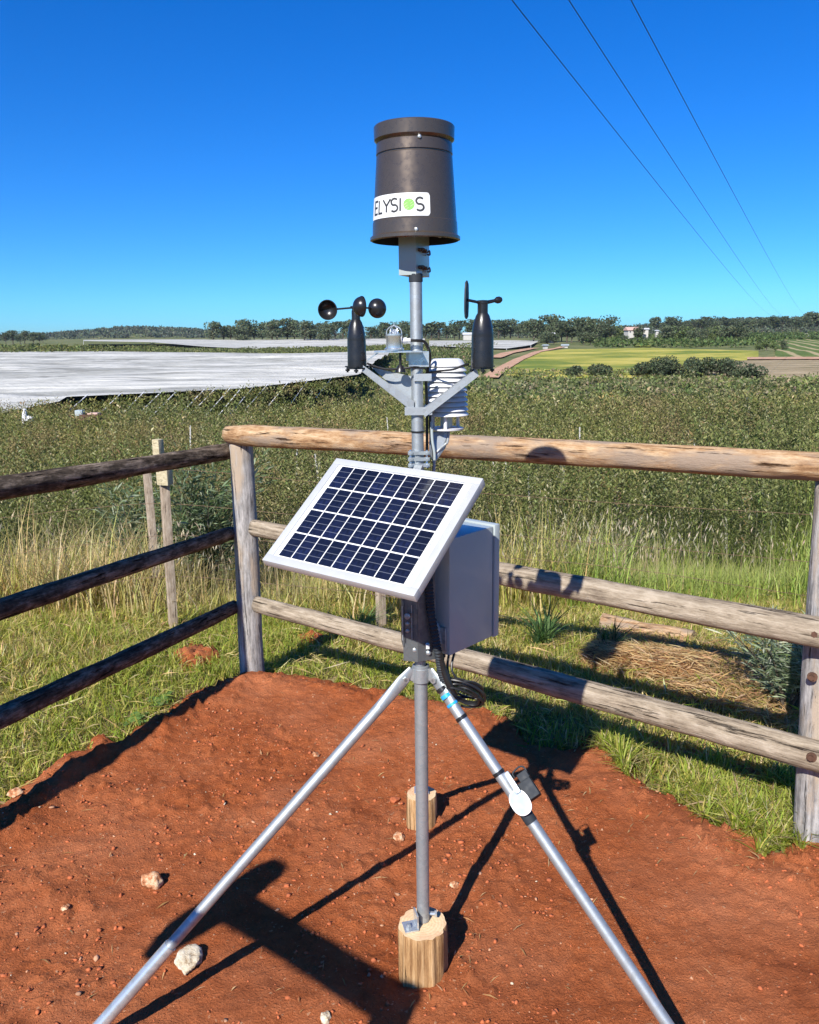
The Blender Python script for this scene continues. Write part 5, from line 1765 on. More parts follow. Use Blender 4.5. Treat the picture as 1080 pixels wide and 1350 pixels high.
for a in (0.6, 2.7, 4.6):
    part(MB().cyl((RSx + 0.034 * math.cos(a), RSy + 0.034 * math.sin(a), zr_), (RSx + 0.034 * math.cos(a), RSy + 0.034 * math.sin(a), zb_ + 0.01), 0.0042, n=10), 'spacer', M['white'], shield)
part(MB().lathe([(0.022, 0), (0.040, 0), (0.041, 0.004), (0.022, 0.004), (0.022, 0)], (RSx, RSy, zr_), n=36).box((RSx, RSy, zr_ + 0.001), (0.05, 0.012, 0.003)), 'base_ring', M['white'], shield)
# angled bracket from ring to mast
q0 = V(on_y(566, 570, RSy - 0.02)); q1 = V(on_y(592, 570, RSy - 0.01)); q2 = V(on_y(586, 592, RSy - 0.02)); q3 = V(on_y(572, 612, RSy - 0.04)); q4 = V(on_y(566, 600, RSy - 0.04))
part(MB().prism([q0, q1, q2, q3, q4], Vector((0.004, 0.022, 0))).tube([q1, V(on_y(590, 583, RSy - 0.02)), V(on_y(587, 586, RSy - 0.02)), V(on_y(578, 594, RSy - 0.03)), V(on_y(570, 603, RSy - 0.03))], 0.0028, 7), 'shield_bracket', M['steel_old'], shield, smooth_shade=False)

# ---------------- cables and ties
cab = lambda L_, r_=0.0030: part(MB().tube([on_y(a, b, D0 + dy_) for a, b, dy_ in L_], r_, 8, 6), 'cable', M['rubber'])
cab([(537, 449, -0.03), (550, 449, -0.03), (560, 451, -0.02), (566, 463, -0.01), (567, 475, 0.0), (564, 488, 0.02), (562, 500, 0.024), (563, 540, 0.024), (563, 600, 0.024)], 0.0034)
cab([(484, 479, -0.03), (497, 484, -0.034), (512, 487, -0.036), (530, 486, -0.034), (548, 484, -0.03), (562, 486, 0.012)], 0.0024)
cab([(566, 491, 0.02), (580, 489, -0.02), (598, 487, -0.03), (610, 482, -0.03), (618, 480, -0.02)], 0.0024)
cab([(567, 540, 0.022), (568, 575, 0.02), (572, 600, 0.02), (571, 625, 0.03)], 0.0032)
part(MB().tube([on_y(569, 556, D0 + 0.018), on_y(570, 580, D0 + 0.016), on_y(573, 600, D0 + 0.016), on_y(572, 625, D0 + 0.02)], 0.0032, 8), 'cable', M['box'])
for py in (570.0, 484.0):
    z = mz(py)
    part(MB().lathe([(0.0140, 0), (0.0156, 0), (0.0156, 0.004), (0.0140, 0.004)], (MX - 0.002, MY, z), n=24), 'cable_tie', M['black'])
# U-bolt clamps behind the panel
for py in (596, 604, 612):
    z = mz(py)
    mb = MB()
    for s in (-1, 1):
        mb.cyl((MX + s * 0.019, MY - 0.025, z), (MX + s * 0.019, MY + 0.02, z), 0.003, n=8).cyl((MX + s * 0.019, MY - 0.022, z), (MX + s * 0.019, MY - 0.016, z), 0.006, n=6)
    mb.box((MX, MY - 0.017, z), (0.05, 0.003, 0.008))
    part(mb, 'mast_clamp', M['bolt'])

# ---------------- solar panel
PC = Vector((-0.084, 1.740, 1.259))
PMx = Matrix(((0.8272259, 0.4687939, -0.3097249), (-0.5606993, 0.6531987, -0.5088690), (-0.0362428, 0.5946121, 0.8031954)))
PWd, PHt, PT = 0.403, 0.325, 0.020
panel = empty('solar_panel', PC, '', ''); del panel['label'], panel['category']
panel.matrix_world = Matrix.Translation(PC) @ PMx.to_4x4()
adopt(panel, ws)
fr = 0.019
f_mb = MB()
f_mb.box((0, PHt / 2 - fr / 2, -PT / 2), (PWd, fr, PT), None, 0.0012).box((0, -PHt / 2 + fr / 2, -PT / 2), (PWd, fr, PT), None, 0.0012)
f_mb.box((-PWd / 2 + fr / 2, 0, -PT / 2 - 0.0002), (fr, PHt - 2 * fr, PT - 0.0006), None, 0.0006).box((PWd / 2 - fr / 2, 0, -PT / 2 - 0.0002), (fr, PHt - 2 * fr, PT - 0.0006), None, 0.0006)
f_mb.build('panel_frame', M['alu'], panel)
MB().box((0, 0, -0.0052), (PWd - 2 * fr + 0.001, PHt - 2 * fr + 0.001, 0.004)).build('back_sheet', M['sticker'], panel, False)
m_, nt_, b_ = mat('solar_cell')
_c = coords(nt_)
_n = noise(nt_, coords(nt_, (60, 60, 1)), 1.2, 3, 0.5)
_oi = nt_.nodes.new('ShaderNodeObjectInfo')
_vor = nt_.nodes.new('ShaderNodeTexVoronoi'); _vor.inputs['Scale'].default_value = 120
nt_.links.new(_c, _vor.inputs['Vector'])
_k = ramp(nt_, math_n(nt_, 'ADD', math_n(nt_, 'MULTIPLY', _oi.outputs['Random'], 0.5), math_n(nt_, 'MULTIPLY', _vor.outputs['Color'], 0.5)),
          [(0.15, (0.0035, 0.0045, 0.011)), (0.6, (0.006, 0.008, 0.022)), (0.95, (0.009, 0.013, 0.045))])
# fine silver busbars, four across each cell
_sep = nt_.nodes.new('ShaderNodeSeparateXYZ'); nt_.links.new(_c, _sep.inputs[0])
_cy = math_n(nt_, 'FRACT', math_n(nt_, 'ADD', math_n(nt_, 'MULTIPLY', _sep.outputs['Y'], 4 / 0.0685), 100.5))
_bar = math_n(nt_, 'LESS_THAN', math_n(nt_, 'ABSOLUTE', math_n(nt_, 'SUBTRACT', _cy, 0.5)), 0.05)
_k = mixc(nt_, math_n(nt_, 'MULTIPLY', _bar, 0.35), _k, (0.22, 0.24, 0.28))
nt_.links.new(_k, b_.inputs['Base Color'])
b_.inputs['Roughness'].default_value = 0.35; b_.inputs['Coat Weight'].default_value = 0.6; b_.inputs['Coat Roughness'].default_value = 0.08
b_.inputs['Specular IOR Level'].default_value = 0.35
M['cell'] = m_
x0c, x1c, y0c, y1c = -0.1715, 0.1650, -0.1415, 0.1430
cw_, ch_ = (x1c - x0c) / 9, (y1c - y0c) / 4
cell_me = None
for i in range(9):
    for j in range(4):
        if cell_me is None:
            cell = MB().box((0, 0, 0), (cw_ - 0.0032, ch_ - 0.0040, 0.0012)).build('cell', M['cell'], panel, False)
            cell_me = cell
        else:
            cell = cell_me.copy(); COL.objects.link(cell); cell.parent = panel
        cell.location = (x0c + cw_ * (i + 0.5), y0c + ch_ * (j + 0.5), -0.0028)
for xx in (x0c - 0.005, x1c + 0.005):
    MB().box((xx, -0.045, -0.0028), (0.0012, 0.17, 0.0006)).box((xx + 0.0015 * (1 if xx > 0 else -1), 0.10, -0.0028), (0.0012, 0.075, 0.0006)).build('busbar', M['bolt'], panel, False)
MB().box((0.02, 0.06, -0.028), (0.09, 0.06, 0.018), None, 0.003).build('junction_box', M['black'], panel)
# panel mount: strut behind and folded plates on the mast
b0v = Vector((MX - 0.002, MY - 0.018, mz(640)))
mt = MB()
zA, zB = mz(800), mz(868)
pc0 = V(on_y(548, 640, D0 - 0.045)); pc1 = V(on_y(548, 790, D0 - 0.04))
fold = Matrix.Rotation(0.45, 3, 'Z'); fold2 = Matrix.Rotation(-0.5, 3, 'Z')
hz0, hz1 = mz(866), mz(700)
mt.box(Vector((MX - 0.024, MY - 0.026, (hz0 + hz1) / 2)), (0.036, 0.0035, hz1 - hz0), Matrix.Rotation(-0.30, 3, 'Z'))
mt.box(Vector((MX + 0.014, MY - 0.026, (hz0 + hz1) / 2 - 0.003)), (0.045, 0.0035, hz1 - hz0 - 0.01), Matrix.Rotation(0.35, 3, 'Z'))
mt.box(Vector((MX - 0.043, MY - 0.006, (hz0 + hz1) / 2 + 0.012)), (0.0035, 0.04, hz1 - hz0 - 0.05), Matrix.Rotation(0.1, 3, 'Z'))
mnt = part(mt, 'panel_mount', M['mount'], smooth_shade=False)
st_ = MB()
def strut(p, q_, w_=0.02):
    p = Vector(p); q_ = Vector(q_); d_ = q_ - p
    st_.box((p + q_) / 2, (w_, 0.004, d_.length), d_.to_track_quat('Z', 'Y').to_matrix())
bk = Vector((PMx @ Vector((0.03, 0.08, -0.022))) + PC); bk2 = Vector((PMx @ Vector((0.10, -0.10, -0.022))) + PC); bk3 = Vector((PMx @ Vector((0.05, -0.02, -0.022))) + PC)
strut((MX - 0.02, MY - 0.03, hz1 - 0.01), bk3); strut((MX + 0.01, MY - 0.028, hz1 - 0.05), bk2); strut((MX, MY - 0.02, mz(612)), bk)
part(st_, 'panel_strut', M['steel_old'], mnt, smooth_shade=False)
# slotted adjuster with three bolts
sx_ = V(on_y(537, 826, D0 - 0.062))
sl = MB()
for dz, rr in ((0.018, 0.0075), (0.0, 0.0045), (-0.018, 0.0045)):
    sl.lathe([(rr, 0), (rr, 0.004), (rr * 0.5, 0.006), (0, 0.006)], sx_ + Vector((0.001, 0.022, dz)), (-0.3, -1, 0), 16)
part(sl, 'adjuster_bolts', M['steel_old'], mnt)
ring_ = MB()
for s in (-0.011, 0.011):
    ring_.box(sx_ + Vector((s, 0.026 + s * 0.28, 0)), (0.002, 0.003, 0.085), Matrix.Rotation(-0.3, 3, 'Z'))
part(ring_, 'adjuster_slot', M['steel'], mnt, smooth_shade=False)
for (px, py) in ((547, 858), (565, 862), (564, 851)):
    c_ = V(on_y(px, py, D0 - 0.034))
    part(MB().lathe([(0.0055, 0), (0.0055, 0.003), (0.003, 0.0045), (0, 0.0045)], c_ + Vector((0, 0.006, 0)), (0, -1, 0.1), 12), 'bolt', M['bolt'], mnt)

# ---------------- equipment box
A1 = np.array([0.67, 0.742, 0.0]); A2 = np.array([-0.742, 0.67, 0.0])
cb = on_y(593, 865, 1.855); ctz = float(on_y(593, 711, 1.855)[2])
bw, bd, bh = 0.150, 0.172, ctz - cb[2]
cen = cb + A2 * bw / 2 + A1 * bd / 2 + np.array([0, 0, bh / 2])
rm = Matrix(((A1[0], A2[0], 0), (A1[1], A2[1], 0), (0, 0, 1)))
box_o = part(MB().box(cen, (bd, bw, bh), rm, 0.004), 'equipment_box', M['box'])
lid_c = cb + A2 * bw / 2 + A1 * (bd + 0.014) + np.array([0, 0, bh / 2])
part(MB().box(lid_c, (0.022, bw + 0.006, bh + 0.006), rm, 0.004), 'box_lid', M['box'], box_o)
part(MB().box(cb + A2 * bw / 2 + A1 * (bd + 0.0015) + np.array([0, 0, bh / 2]), (0.003, bw - 0.006, bh - 0.006), rm), 'lid_seal', M['seal'], box_o, smooth_shade=False)
# mounting ears and cable glands below
part(MB().box(cb + A2 * 0.03 - A1 * 0.004 + np.array([0, 0, 0.04]), (0.006, 0.045, 0.06), rm, 0.002), 'mounting_ear', M['steel_old'], box_o)
part(MB().tube([cb + A2 * 0.022 - A1 * 0.008 + np.array([0, 0, 0.03]), cb + A2 * 0.030 - A1 * 0.010 + np.array([0, 0, 0.075]), cb + A2 * 0.048 - A1 * 0.010 + np.array([0, 0, 0.082]), cb + A2 * 0.055 - A1 * 0.008 + np.array([0, 0, 0.06])], 0.004, 8), 'mounting_loop', M['steel_old'], box_o)
for k in range(3):
    c_ = cb + A1 * (0.035 + 0.03 * k) + A2 * 0.05
    part(MB().cyl(c_ + np.array([0, 0, 0.002]), c_ - np.array([0, 0, 0.016]), 0.009, n=12).cyl(c_ - np.array([0, 0, 0.016]), c_ - np.array([0, 0, 0.026]), 0.0065, n=12), 'cable_gland', M['black'], box_o)
# ribbed conduit between mount and box, then hanging cable coil
cd = [on_y(a, b, D0 + dy_) for a, b, dy_ in ((564, 735, -0.03), (566, 775, -0.034), (568, 805, -0.036), (574, 840, -0.036), (579, 868, -0.034), (583, 890, -0.03), (590, 905, -0.02))]
part(MB().tube(cd, lambda t: 0.0095 + 0.0012 * math.sin(t * 260), 12, 26), 'conduit', M['charcoal'])
part(MB().tube([on_y(578, 858, D0 - 0.036), on_y(584, 880, D0 - 0.036), on_y(594, 906, D0 - 0.04), on_y(600, 916, D0 - 0.03)], lambda t: 0.0085, 8), 'conduit', M['black'])
coil = MB()
cc = np.array(on_y(614, 914, D0 - 0.02))
axu = np.array([0.75, 0.25, -0.55]); axu /= np.linalg.norm(axu)
axv = np.cross(axu, np.array([-0.45, -0.9, -0.35])); axv /= np.linalg.norm(axv)
axw = np.cross(axu, axv)
pts_ = []
for k in range(150):
    t = k / 149
    th = t * 2 * math.pi * 6.2
    j = math.sin(t * 31) * 0.006
    ru = 0.045 + 0.012 * math.sin(t * 9) + j; rv = 0.032 + 0.009 * math.cos(t * 13)
    pts_.append(cc + axu * (ru * math.cos(th) + 0.006 * math.sin(t * 7)) + axv * (rv * math.sin(th)) + axw * (0.012 * math.sin(t * 17)))
coil.tube(pts_, 0.0030, 7, 2)
part(coil, 'cable_coil', M['rubber'])
cab([(592, 862, 0.0), (590, 880, -0.01), (594, 895, -0.02), (603, 904, -0.02)], 0.003)
cab([(585, 862, 0.0), (584, 884, -0.01), (590, 900, -0.02), (604, 925, -0.02)], 0.003)
cab([(599, 861, 0.02), (596, 884, 0.0), (612, 905, -0.01), (628, 915, -0.02), (638, 925, -0.02)], 0.003)
# white label strip low on the mount
part(MB().box(V(on_y(564, 853, D0 - 0.040)), (0.008, 0.001, 0.010)), 'label', M['white'], mnt, smooth_shade=False)


# ------------------------------------------------------------------ rocks, pebbles, straw
def rock(px, py, size, label, material, seed, flat=0.7):
    p = on_z(px, py, 0.02)
    r = np.random.default_rng(seed)
    bm = bmesh.new()
    bmesh.ops.create_icosphere(bm, subdivisions=4, radius=1.0)
    off = Vector(r.uniform(0, 40, 3))
    planes = []
    for k in range(13):
        nn = Vector(r.normal(0, 1, 3)).normalized(); planes.append((nn, r.uniform(0.52, 0.88)))
    for v in bm.verts:
        c = v.co.copy()
        for nn, dd in planes:
            e_ = c.dot(nn) - dd
            if e_ > 0:
                c -= nn * e_ * 0.92
        c *= 1 + 0.16 * mnoise.noise(c * 2.2 + off) + 0.09 * mnoise.noise(c * 6 + off) + 0.05 * mnoise.noise(c * 14 + off)
        v.co = Vector((c.x * size[0], c.y * size[1], c.z * size[2]))
    for f in bm.faces: f.smooth = True
    for e_ in bm.edges:
        if e_.calc_face_angle(0) > R(15): e_.smooth = False
    me = bpy.data.meshes.new('rock'); bm.to_mesh(me); bm.free()
    o = link('rock', me, material, None)
    o.location = V((p[0], p[1], float(surf(p[0], p[1])[0]) + size[2] * 0.45))
    o.rotation_euler = (0, 0, r.uniform(0, 6.28))
    tag(o, label, 'rock')
    return o


rock(249, 1262, (0.050, 0.036, 0.026), 'cream coloured rock lying beside the near tripod leg', M['rock_pale'], 3)
rock(199, 1158, (0.040, 0.033, 0.034), 'rusty cream angular rock alone on the open red dirt', M['rock_rust'], 5)
rock(22, 1045, (0.035, 0.03, 0.022), 'brown stone on the dirt edge by the long grass', M['rock_rust'], 6)
rock(526, 1097, (0.026, 0.022, 0.018), 'reddish stone in front of the smaller stump', M['rock_rust'], 8)
rock(521, 1048, (0.022, 0.02, 0.013), 'low round reddish stone beside the smaller stump', M['clod'], 9)
rock(599, 1166, (0.014, 0.014, 0.011), 'little orange stone between mast and its shadow', M['rock_rust'], 10)
rock(416, 989, (0.017, 0.014, 0.010), 'small pale stone near the top of the dirt mound', M['rock_rust'], 12)
rock(430, 1337, (0.018, 0.015, 0.012), 'small cream pebble at the near edge of the dirt', M['rock_pale'], 14)
rock(86, 1190, (0.015, 0.013, 0.010), 'small pinkish stone on bare dirt below the fence shadow', M['rock_rust'], 15)


def pebbles(name, n, smin, smax, material, region, label):
    base = bmesh.new(); bmesh.ops.create_icosphere(base, subdivisions=1, radius=1.0)
    bv = np.array([v.co[:] for v in base.verts]); bf = np.array([[v.index for v in f.verts] for f in base.faces]); base.free()
    x = rng.uniform(region[0], region[1], n); y = rng.uniform(region[2], region[3], n)
    w = fbm(x * 1.6 + 4, y * 1.6, 3)
    ok = (dirt_sd(x, y) < -0.02) & (rng.random(n) < smooth(0.36, 0.62, w) + 0.12)
    x = x[ok]; y = y[ok]; m = len(x)
    s = smin * (smax / smin) ** (rng.random(m) ** 2.6)
    z = surf(x, y)
    jit = np.clip(1 + rng.normal(0, 0.34, (m, len(bv), 1)), 0.35, 2)
    an = rng.uniform(0, 6.28, m)
    B = bv[None] * jit * (s[:, None, None] * np.stack([rng.uniform(0.7, 1.4, m), rng.uniform(0.7, 1.2, m), rng.uniform(0.5, 0.9, m)], -1)[:, None, :])
    ca, sa = np.cos(an)[:, None], np.sin(an)[:, None]
    X = B[..., 0] * ca - B[..., 1] * sa + x[:, None]; Y = B[..., 0] * sa + B[..., 1] * ca + y[:, None]; Z = B[..., 2] + (z + s * 0.25)[:, None]
    verts = np.stack([X, Y, Z], -1).reshape(-1, 3)
    fc = (bf[None] + (np.arange(m) * len(bv))[:, None, None]).reshape(-1, 3)
    o = link(name, np_mesh(name, verts, fc), material, None, False, 'stuff')
    o['label'] = label


pebbles('dirt_crumbs', 26000, 0.0012, 0.0075, M['clod'], (-2.2, 2.2, 1.0, 4.2), 'loose crumbs of red earth over the mound')
pebbles('pebbles', 1500, 0.0016, 0.008, M['pebble'], (-2.2, 2.2, 1.0, 4.2), 'scattered tan pebbles on the red earth')
pebbles('pale_grit', 700, 0.0012, 0.005, M['rock_pale'], (-2.2, 2.2, 1.0, 4.2), 'pale grit on the red earth')
# straw bits and bark chips
n = 2600
x = rng.uniform(-1.9, 1.9, n); y = rng.uniform(1.2, 3.9, n)
hot = np.zeros(n)
for (px, py, s_) in ((400, 1330, 0.10), (565, 1262, 0.16), (640, 1235, 0.12), (520, 1040, 0.16), (470, 1010, 0.18), (790, 1080, 0.25), (980, 1130, 0.2), (560, 1110, 0.10)):
    c_ = on_z(px, py, 0); hot = np.maximum(hot, np.exp(-(((x - c_[0]) ** 2 + (y - c_[1]) ** 2) / s_ ** 2)))
ok = (rng.random(n) < hot + 0.10) & (dirt_sd(x, y) < 0.02)
x = x[ok]; y = y[ok]; m = len(x)
C = np.stack([x, y, surf(x, y) + 0.005], -1)
a = rng.uniform(0, 6.28, m); Ls = rng.uniform(0.012, 0.055, m)
col = vary(m, pick(m, [(0.46, 0.29, 0.12), (0.54, 0.37, 0.18), (0.36, 0.18, 0.08)], [2, 2, 1]), 0.15, 0.05)
pz = leaves(C, Ls, rng.uniform(0.0016, 0.005, m), np.stack([np.cos(a), np.sin(a), rng.normal(0, 0.12, m)], -1), np.array([0, 0, 1.0]) + rng.normal(0, 0.2, (m, 3)), col, 0.4)
stuff('straw_bits', [pz], M['blade'], 'dry straw and wood chips strewn on the red earth')

# dry cut thatch on the slope behind the right rails
n = 5600
PT_ = to_poly([(790, 846), (880, 850), (960, 880), (1045, 925), (1045, 1000), (930, 955), (850, 925), (770, 900)], -0.1)
x = rng.uniform(PT_[:, 0].min(), PT_[:, 0].max(), n); y = rng.uniform(PT_[:, 1].min(), PT_[:, 1].max(), n)
ok = (poly_sd(PT_, x, y) < 0.05 * (rng.random(n) - 0.3)) & (fbm(x * 4, y * 4, 2) > 0.33)
x = x[ok]; y = y[ok]; m = len(x)
C = np.stack([x, y, terrain(x, y) + rng.uniform(0.0, 0.06, m)], -1)
a = rng.normal(-0.35, 0.7, m); Ls = rng.uniform(0.06, 0.20, m)
col = vary(m, pick(m, [(0.50, 0.34, 0.17), (0.40, 0.26, 0.12), (0.56, 0.42, 0.24), (0.25, 0.15, 0.07)], [3, 3, 2, 2]), 0.18, 0.05)
pz = leaves(C, Ls, rng.uniform(0.003, 0.008, m), np.stack([np.cos(a), np.sin(a), rng.normal(0, 0.25, m)], -1), np.array([0, -0.3, 1.0]) + rng.normal(0, 0.3, (m, 3)), col, 0.4)
stuff('dry_thatch', [pz], M['blade'], 'golden dry cut grass lying behind the far rails')


# a broken old timber and the cut earth bank in front of it, beyond the far rails
A_ = on_z(794, 831, -0.08); B_ = on_z(914, 858, -0.08)
A_[2] = float(terrain(A_[0], A_[1])) + 0.04; B_[2] = float(terrain(B_[0], B_[1])) + 0.03
tag(log('timber_sleeper', A_, B_, 0.062, 0.052, M['rail_tan'], None, 71, 0.0, n=24, seg=90, wob=0.30), 'cracked golden timber lying half buried beyond the far rails', 'timber')
A_ = on_z(752, 896, -0.1)[:2]; B_ = on_z(925, 936, -0.1)[:2]
T_ = (B_ - A_) / np.linalg.norm(B_ - A_); N_ = np.array([-T_[1], T_[0]]); Lb = np.linalg.norm(B_ - A_)
prof_ = [(-0.10, -0.05), (-0.03, -0.01), (0.0, 0.02), (0.015, 0.06), (0.025, 0.10), (0.04, 0.135), (0.07, 0.145), (0.14, 0.14), (0.24, 0.11), (0.36, 0.06), (0.50, -0.04)]
vs, fs = [], []
nu_ = 220
for i in range(nu_ + 1):
    u = i / nu_
    f_ = float(smooth(0.0, 0.10, u) * smooth(1.0, 0.90, u))
    for k, (o_, h_) in enumerate(prof_):
        jx = (float(fbm(u * 12 + 3, k * 0.25, 5)) - 0.5) * 0.09
        p = A_ + T_ * (Lb * u) + N_ * (o_ + jx)
        vs.append((p[0], p[1], float(terrain(p[0], p[1])) + (h_ + 0.06) * 0.62 * f_ * (0.82 + 0.4 * float(fbm(u * 11, k * 0.35 + 5, 3))) - 0.05 + 0.014 * (float(vnoise(u * 60, k * 1.7)) - 0.5)))
    if i:
        for k in range(len(prof_) - 1):
            q_ = (i - 1) * len(prof_) + k
            fs.append((q_, q_ + len(prof_), q_ + len(prof_) + 1, q_ + 1))
link('earth_bank', np_mesh('earth_bank', vs, fs), M['bank'], None, True, 'structure')
bv_ = np.array(vs).reshape(nu_ + 1, len(prof_), 3)
n = 2000
ui = rng.integers(4, nu_ - 4, n); ki = np.minimum(4 + (rng.random(n) ** 0.8 * 6).astype(int), len(prof_) - 1)
front = rng.random(n) < 0.16
ki = np.where(front, rng.integers(1, 5, n), ki)
C = bv_[ui, ki] + rng.normal(0, 0.012, (n, 3)) + np.array([0, 0, 0.010])
a = np.where(front, rng.normal(-0.35, 1.2, n), rng.normal(-0.35, 0.6, n))
stuff('bank_thatch', [leaves(C, rng.uniform(0.03, 0.13, n), rng.uniform(0.002, 0.006, n), np.stack([np.cos(a), np.sin(a), np.where(front, rng.normal(-0.5, 0.5, n), rng.normal(0, 0.2, n))], -1),
                             np.array([0, -0.5, 1.0]) + rng.normal(0, 0.3, (n, 3)), vary(n, pick(n, [(0.52, 0.36, 0.17), (0.42, 0.27, 0.12), (0.58, 0.44, 0.24), (0.26, 0.15, 0.06)], [3, 3, 2, 2]), 0.18, 0.05), 0.4)],
      M['blade'], 'golden dry stalks and roots hanging over the cut earth bank')

# ------------------------------------------------------------------ single plants
def leafy_shrub(name, px, py, dist, w, h, n, L, Wf, pal, wts, label, up=0.3, zbase=None, stems=8):
    p = on_y(px, py, dist)
    zb = float(terrain(p[0], p[1])) if zbase is None else zbase
    o = empty(name, (p[0], p[1], zb), label, 'shrub')
    parts = []
    mb = MB()
    for k in range(stems):
        a = rng.uniform(0, 6.28); rr = w * rng.uniform(0.15, 0.5)
        tip = np.array([rr * math.cos(a), rr * math.sin(a), h * rng.uniform(0.6, 1.0)])
        midp = tip * np.array([0.4, 0.4, 0.55])
        mb.tube([(0, 0, -0.05), midp, tip], lambda t: 0.008 * (1 - 0.8 * t), 5, 3)
        m = n // stems
        t = rng.uniform(0.2, 1.0, m) ** 0.8
        C = midp[None] * (np.minimum(t, 0.5) * 2)[:, None] * (t < 0.5)[:, None] + (midp + (tip - midp) * ((t - 0.5) * 2)[:, None]) * (t >= 0.5)[:, None]
        dv = rng.normal(0, 1, (m, 3)); dv[:, 2] = np.abs(dv[:, 2]) * 0.4 + up
        dv /= np.linalg.norm(dv, axis=1, keepdims=True)
        C = C + dv * rng.uniform(0.0, 1.0, (m, 1)) * w * 0.20
        Ls = rng.uniform(0.6, 1.2, m) * L
        parts.append(leaves(C + dv * Ls[:, None] * 0.5, Ls, Ls * Wf, dv, rng.normal(0, 0.5, (m, 3)) + np.array([0, 0, 1.0]), vary(m, pick(m, pal, wts), 0.18, 0.05)))
    v, f, c = join(parts)
    link('foliage', np_mesh('foliage', v, f, c), M['leaf'], o)
    mb.build('stem', M['bark'], o)
    return o


SILV = [(0.13, 0.175, 0.085), (0.19, 0.235, 0.13), (0.08, 0.115, 0.045), (0.30, 0.34, 0.22)]
leafy_shrub('silver_shrub', 268, 690, 7.1, 1.05, 1.35, 3600, 0.11, 0.16, SILV, [4, 3, 4, 1], 'feathery blue green shrub growing behind the two wooden stakes', 0.25, stems=16)
leafy_shrub('silver_shrub', 176, 690, 7.5, 0.75, 1.2, 1500, 0.11, 0.16, SILV, [3, 3, 3, 2], 'paler silver shrub on the outer side of the wooden stakes', 0.25, stems=11)
leafy_shrub('silver_shrub', 1040, 905, 3.35, 0.50, 0.40, 2400, 0.085, 0.10, [(0.20, 0.25, 0.14), (0.28, 0.33, 0.21), (0.14, 0.19, 0.09), (0.38, 0.42, 0.30)], [3, 4, 2, 3], 'silvery fine leaved shrub against the lone grey post', 0.3, stems=12)


def tuft(px, py, dist, n, h, pal, label, w=0.014, spread=0.05):
    p = on_y(px, py, dist)
    zb = float(terrain(p[0], p[1]))
    a = rng.uniform(0, 6.28, n); rr = rng.uniform(0, spread, n)
    P = np.stack([rr * np.cos(a), rr * np.sin(a), np.full(n, -0.02)], -1)
    v, f, c = blades(P, rng.uniform(0.5, 1.0, n) * h, rng.uniform(0.2, 0.95, n), a + rng.normal(0, 0.5, n), np.full(n, w), 5, vary(n, pick(n, pal, [1] * len(pal)), 0.18, 0.05))
    o = link('grass_tuft', np_mesh('grass_tuft', v, f, c), M['blade'], None)
    o.location = V((p[0], p[1], zb)); tag(o, label, 'grass tuft')


tuft(714, 882, 4.3, 90, 0.36, [(0.09, 0.16, 0.05), (0.13, 0.21, 0.07), (0.07, 0.12, 0.04)], 'dark strappy grass tuft between the box and the shaded slope')
tuft(800, 880, 4.1, 70, 0.30, [(0.05, 0.08, 0.03), (0.07, 0.11, 0.03), (0.20, 0.16, 0.07)], 'shaded grass tuft leaning over the dry thatch', 0.010)
tuft(470, 828, 4.7, 80, 0.34, [(0.14, 0.22, 0.06), (0.17, 0.25, 0.08), (0.11, 0.18, 0.05)], 'bright green grass tuft beneath the solar panel', 0.011)
tuft(1025, 985, 2.75, 60, 0.22, [(0.10, 0.17, 0.05), (0.13, 0.19, 0.06)], 'pale green grass tuft at the foot of the lone grey post', 0.009)

# broad leaved weeds at the dirt edge
for (px, py, n, Lf, lab) in ((212, 922, 11, 0.085, 'broad leaved green weed on the rim of the red dirt'), (176, 948, 8, 0.075, 'flat leaved weed beside the dirt rim nearer the long rails'), (1068, 1060, 7, 0.05, 'yellow green weed tucked behind the lone grey post')):
    p = on_z(px, py, -0.02)
    o = empty('weed', (p[0], p[1], float(surf(p[0], p[1])[0])), lab, 'weed')
    for k in range(n):
        a = k * 2.4 + rng.uniform(-0.3, 0.3)
        L_ = Lf * rng.uniform(0.6, 1.15); W_ = L_ * rng.uniform(0.38, 0.5); lift = rng.uniform(0.15, 0.8)
        vs, fs = [], []
        for i in range(7):
            t = i / 6
            wd = W_ * 0.5 * math.sin(math.pi * min(1, t * 0.92 + 0.08)) ** 0.8 * (1 + 0.12 * math.sin(i * 2.3 + k))
            r_ = L_ * t; z_ = L_ * lift * t - L_ * 0.55 * t * t * lift + 0.004
            for s in (-1, 0, 1):
                vs.append((r_ * math.cos(a) - s * wd * math.sin(a), r_ * math.sin(a) + s * wd * math.cos(a), z_ + abs(s) * wd * 0.25))
            if i:
                for s in range(2):
                    b = (i - 1) * 3 + s
                    fs.append((b, b + 3, b + 4, b + 1))
        base = np.array([(0.15, 0.26, 0.07), (0.20, 0.32, 0.09), (0.12, 0.21, 0.05)][k % 3]) if px < 1000 else np.array((0.22, 0.26, 0.04))
        link('leaf', np_mesh('leaf', vs, fs, np.repeat(base[None] * rng.uniform(0.8, 1.2), len(vs), 0)), M['leaf'], o, True)

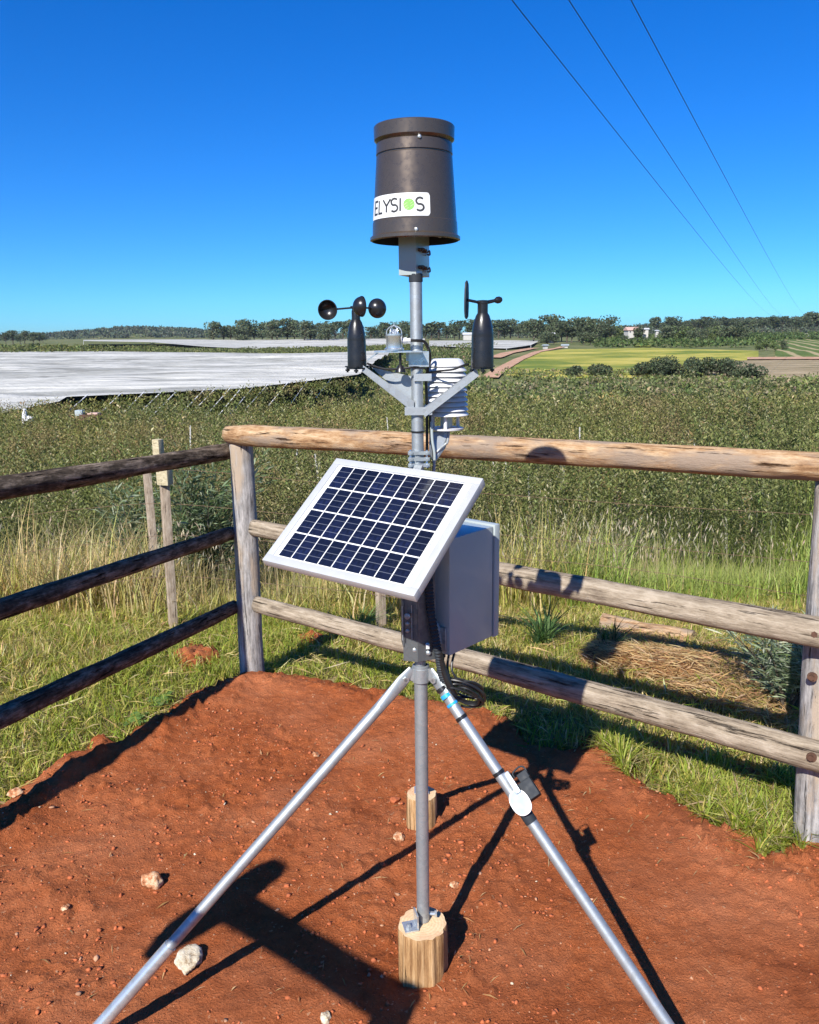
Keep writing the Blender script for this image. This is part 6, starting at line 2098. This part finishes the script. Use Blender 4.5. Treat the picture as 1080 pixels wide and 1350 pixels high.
# unseen post and arm, added and shaped to throw the T shadow on dirt
tp = empty('shadow_caster', (-0.74, 0.21, 0), 'made-up post and arm added out of view beside the camera to throw the T-shaped shadow', 'caster')
log('post', (-0.75, 0.19, -0.3), (-0.75, 0.19, 1.39), 0.05, 0.05, M['post_grey'], tp, 61)
def plank(a, b, w_, t_, nm):
    a = Vector(a); b = Vector(b); d = b - a; X = d.normalized()
    ref = Vector((0, 0, 1)) if abs(X.z) < 0.8 else Vector((0.72, -0.69, 0))
    Y = ref.cross(X).normalized(); Z = X.cross(Y)
    o = MB().box((d.length / 2, 0, 0), (d.length, t_, w_), None, 0.003).build(nm, M['stake'], None)
    o.matrix_world = Matrix(((X.x, Y.x, Z.x, a.x), (X.y, Y.y, Z.y, a.y), (X.z, Y.z, Z.z, a.z), (0, 0, 0, 1)))
    adopt(o, tp)
plank((-1.30, 0.60, 1.365), (-0.74, 0.21, 1.345), 0.085, 0.04, 'arm')
hb = []
for t_, w_ in ((0.0, 0.012), (0.12, 0.045), (0.35, 0.060), (0.6, 0.056), (0.88, 0.052), (0.97, 0.040), (1.0, 0.016)):
    hb.append((t_, w_))
A_ = np.array([-1.325, 0.615, 1.14]); B_ = np.array([-1.235, 0.575, 1.52]); pd_ = np.array([0.72, -0.69, 0.0])
ol_ = [A_ + (B_ - A_) * t_ + pd_ * w_ for t_, w_ in hb] + [A_ + (B_ - A_) * t_ - pd_ * w_ for t_, w_ in hb[::-1]]
adopt(MB().prism(ol_, np.array([0.69, 0.72, 0.0]) * 0.03).build('shadow_head', M['stake'], None, False), tp)
bpy.context.view_layer.update()

# thin air haze over the whole scene, sky outside it
hz_m = bpy.data.materials.new('haze_air'); hz_m.use_nodes = True
hz_m.node_tree.nodes.clear()
_o = hz_m.node_tree.nodes.new('ShaderNodeOutputMaterial'); _v = hz_m.node_tree.nodes.new('ShaderNodeVolumePrincipled')
_v.inputs['Color'].default_value = (0.86, 0.92, 1.0, 1)
_v.inputs['Density'].default_value = 0.00009
_v.inputs['Anisotropy'].default_value = 0.3
hz_m.node_tree.links.new(_v.outputs[0], _o.inputs['Volume'])
hz = MB().box((0, 0, 0), (12600, 12600, 80)).build('haze', hz_m, None, False)
hz['kind'] = 'stuff'
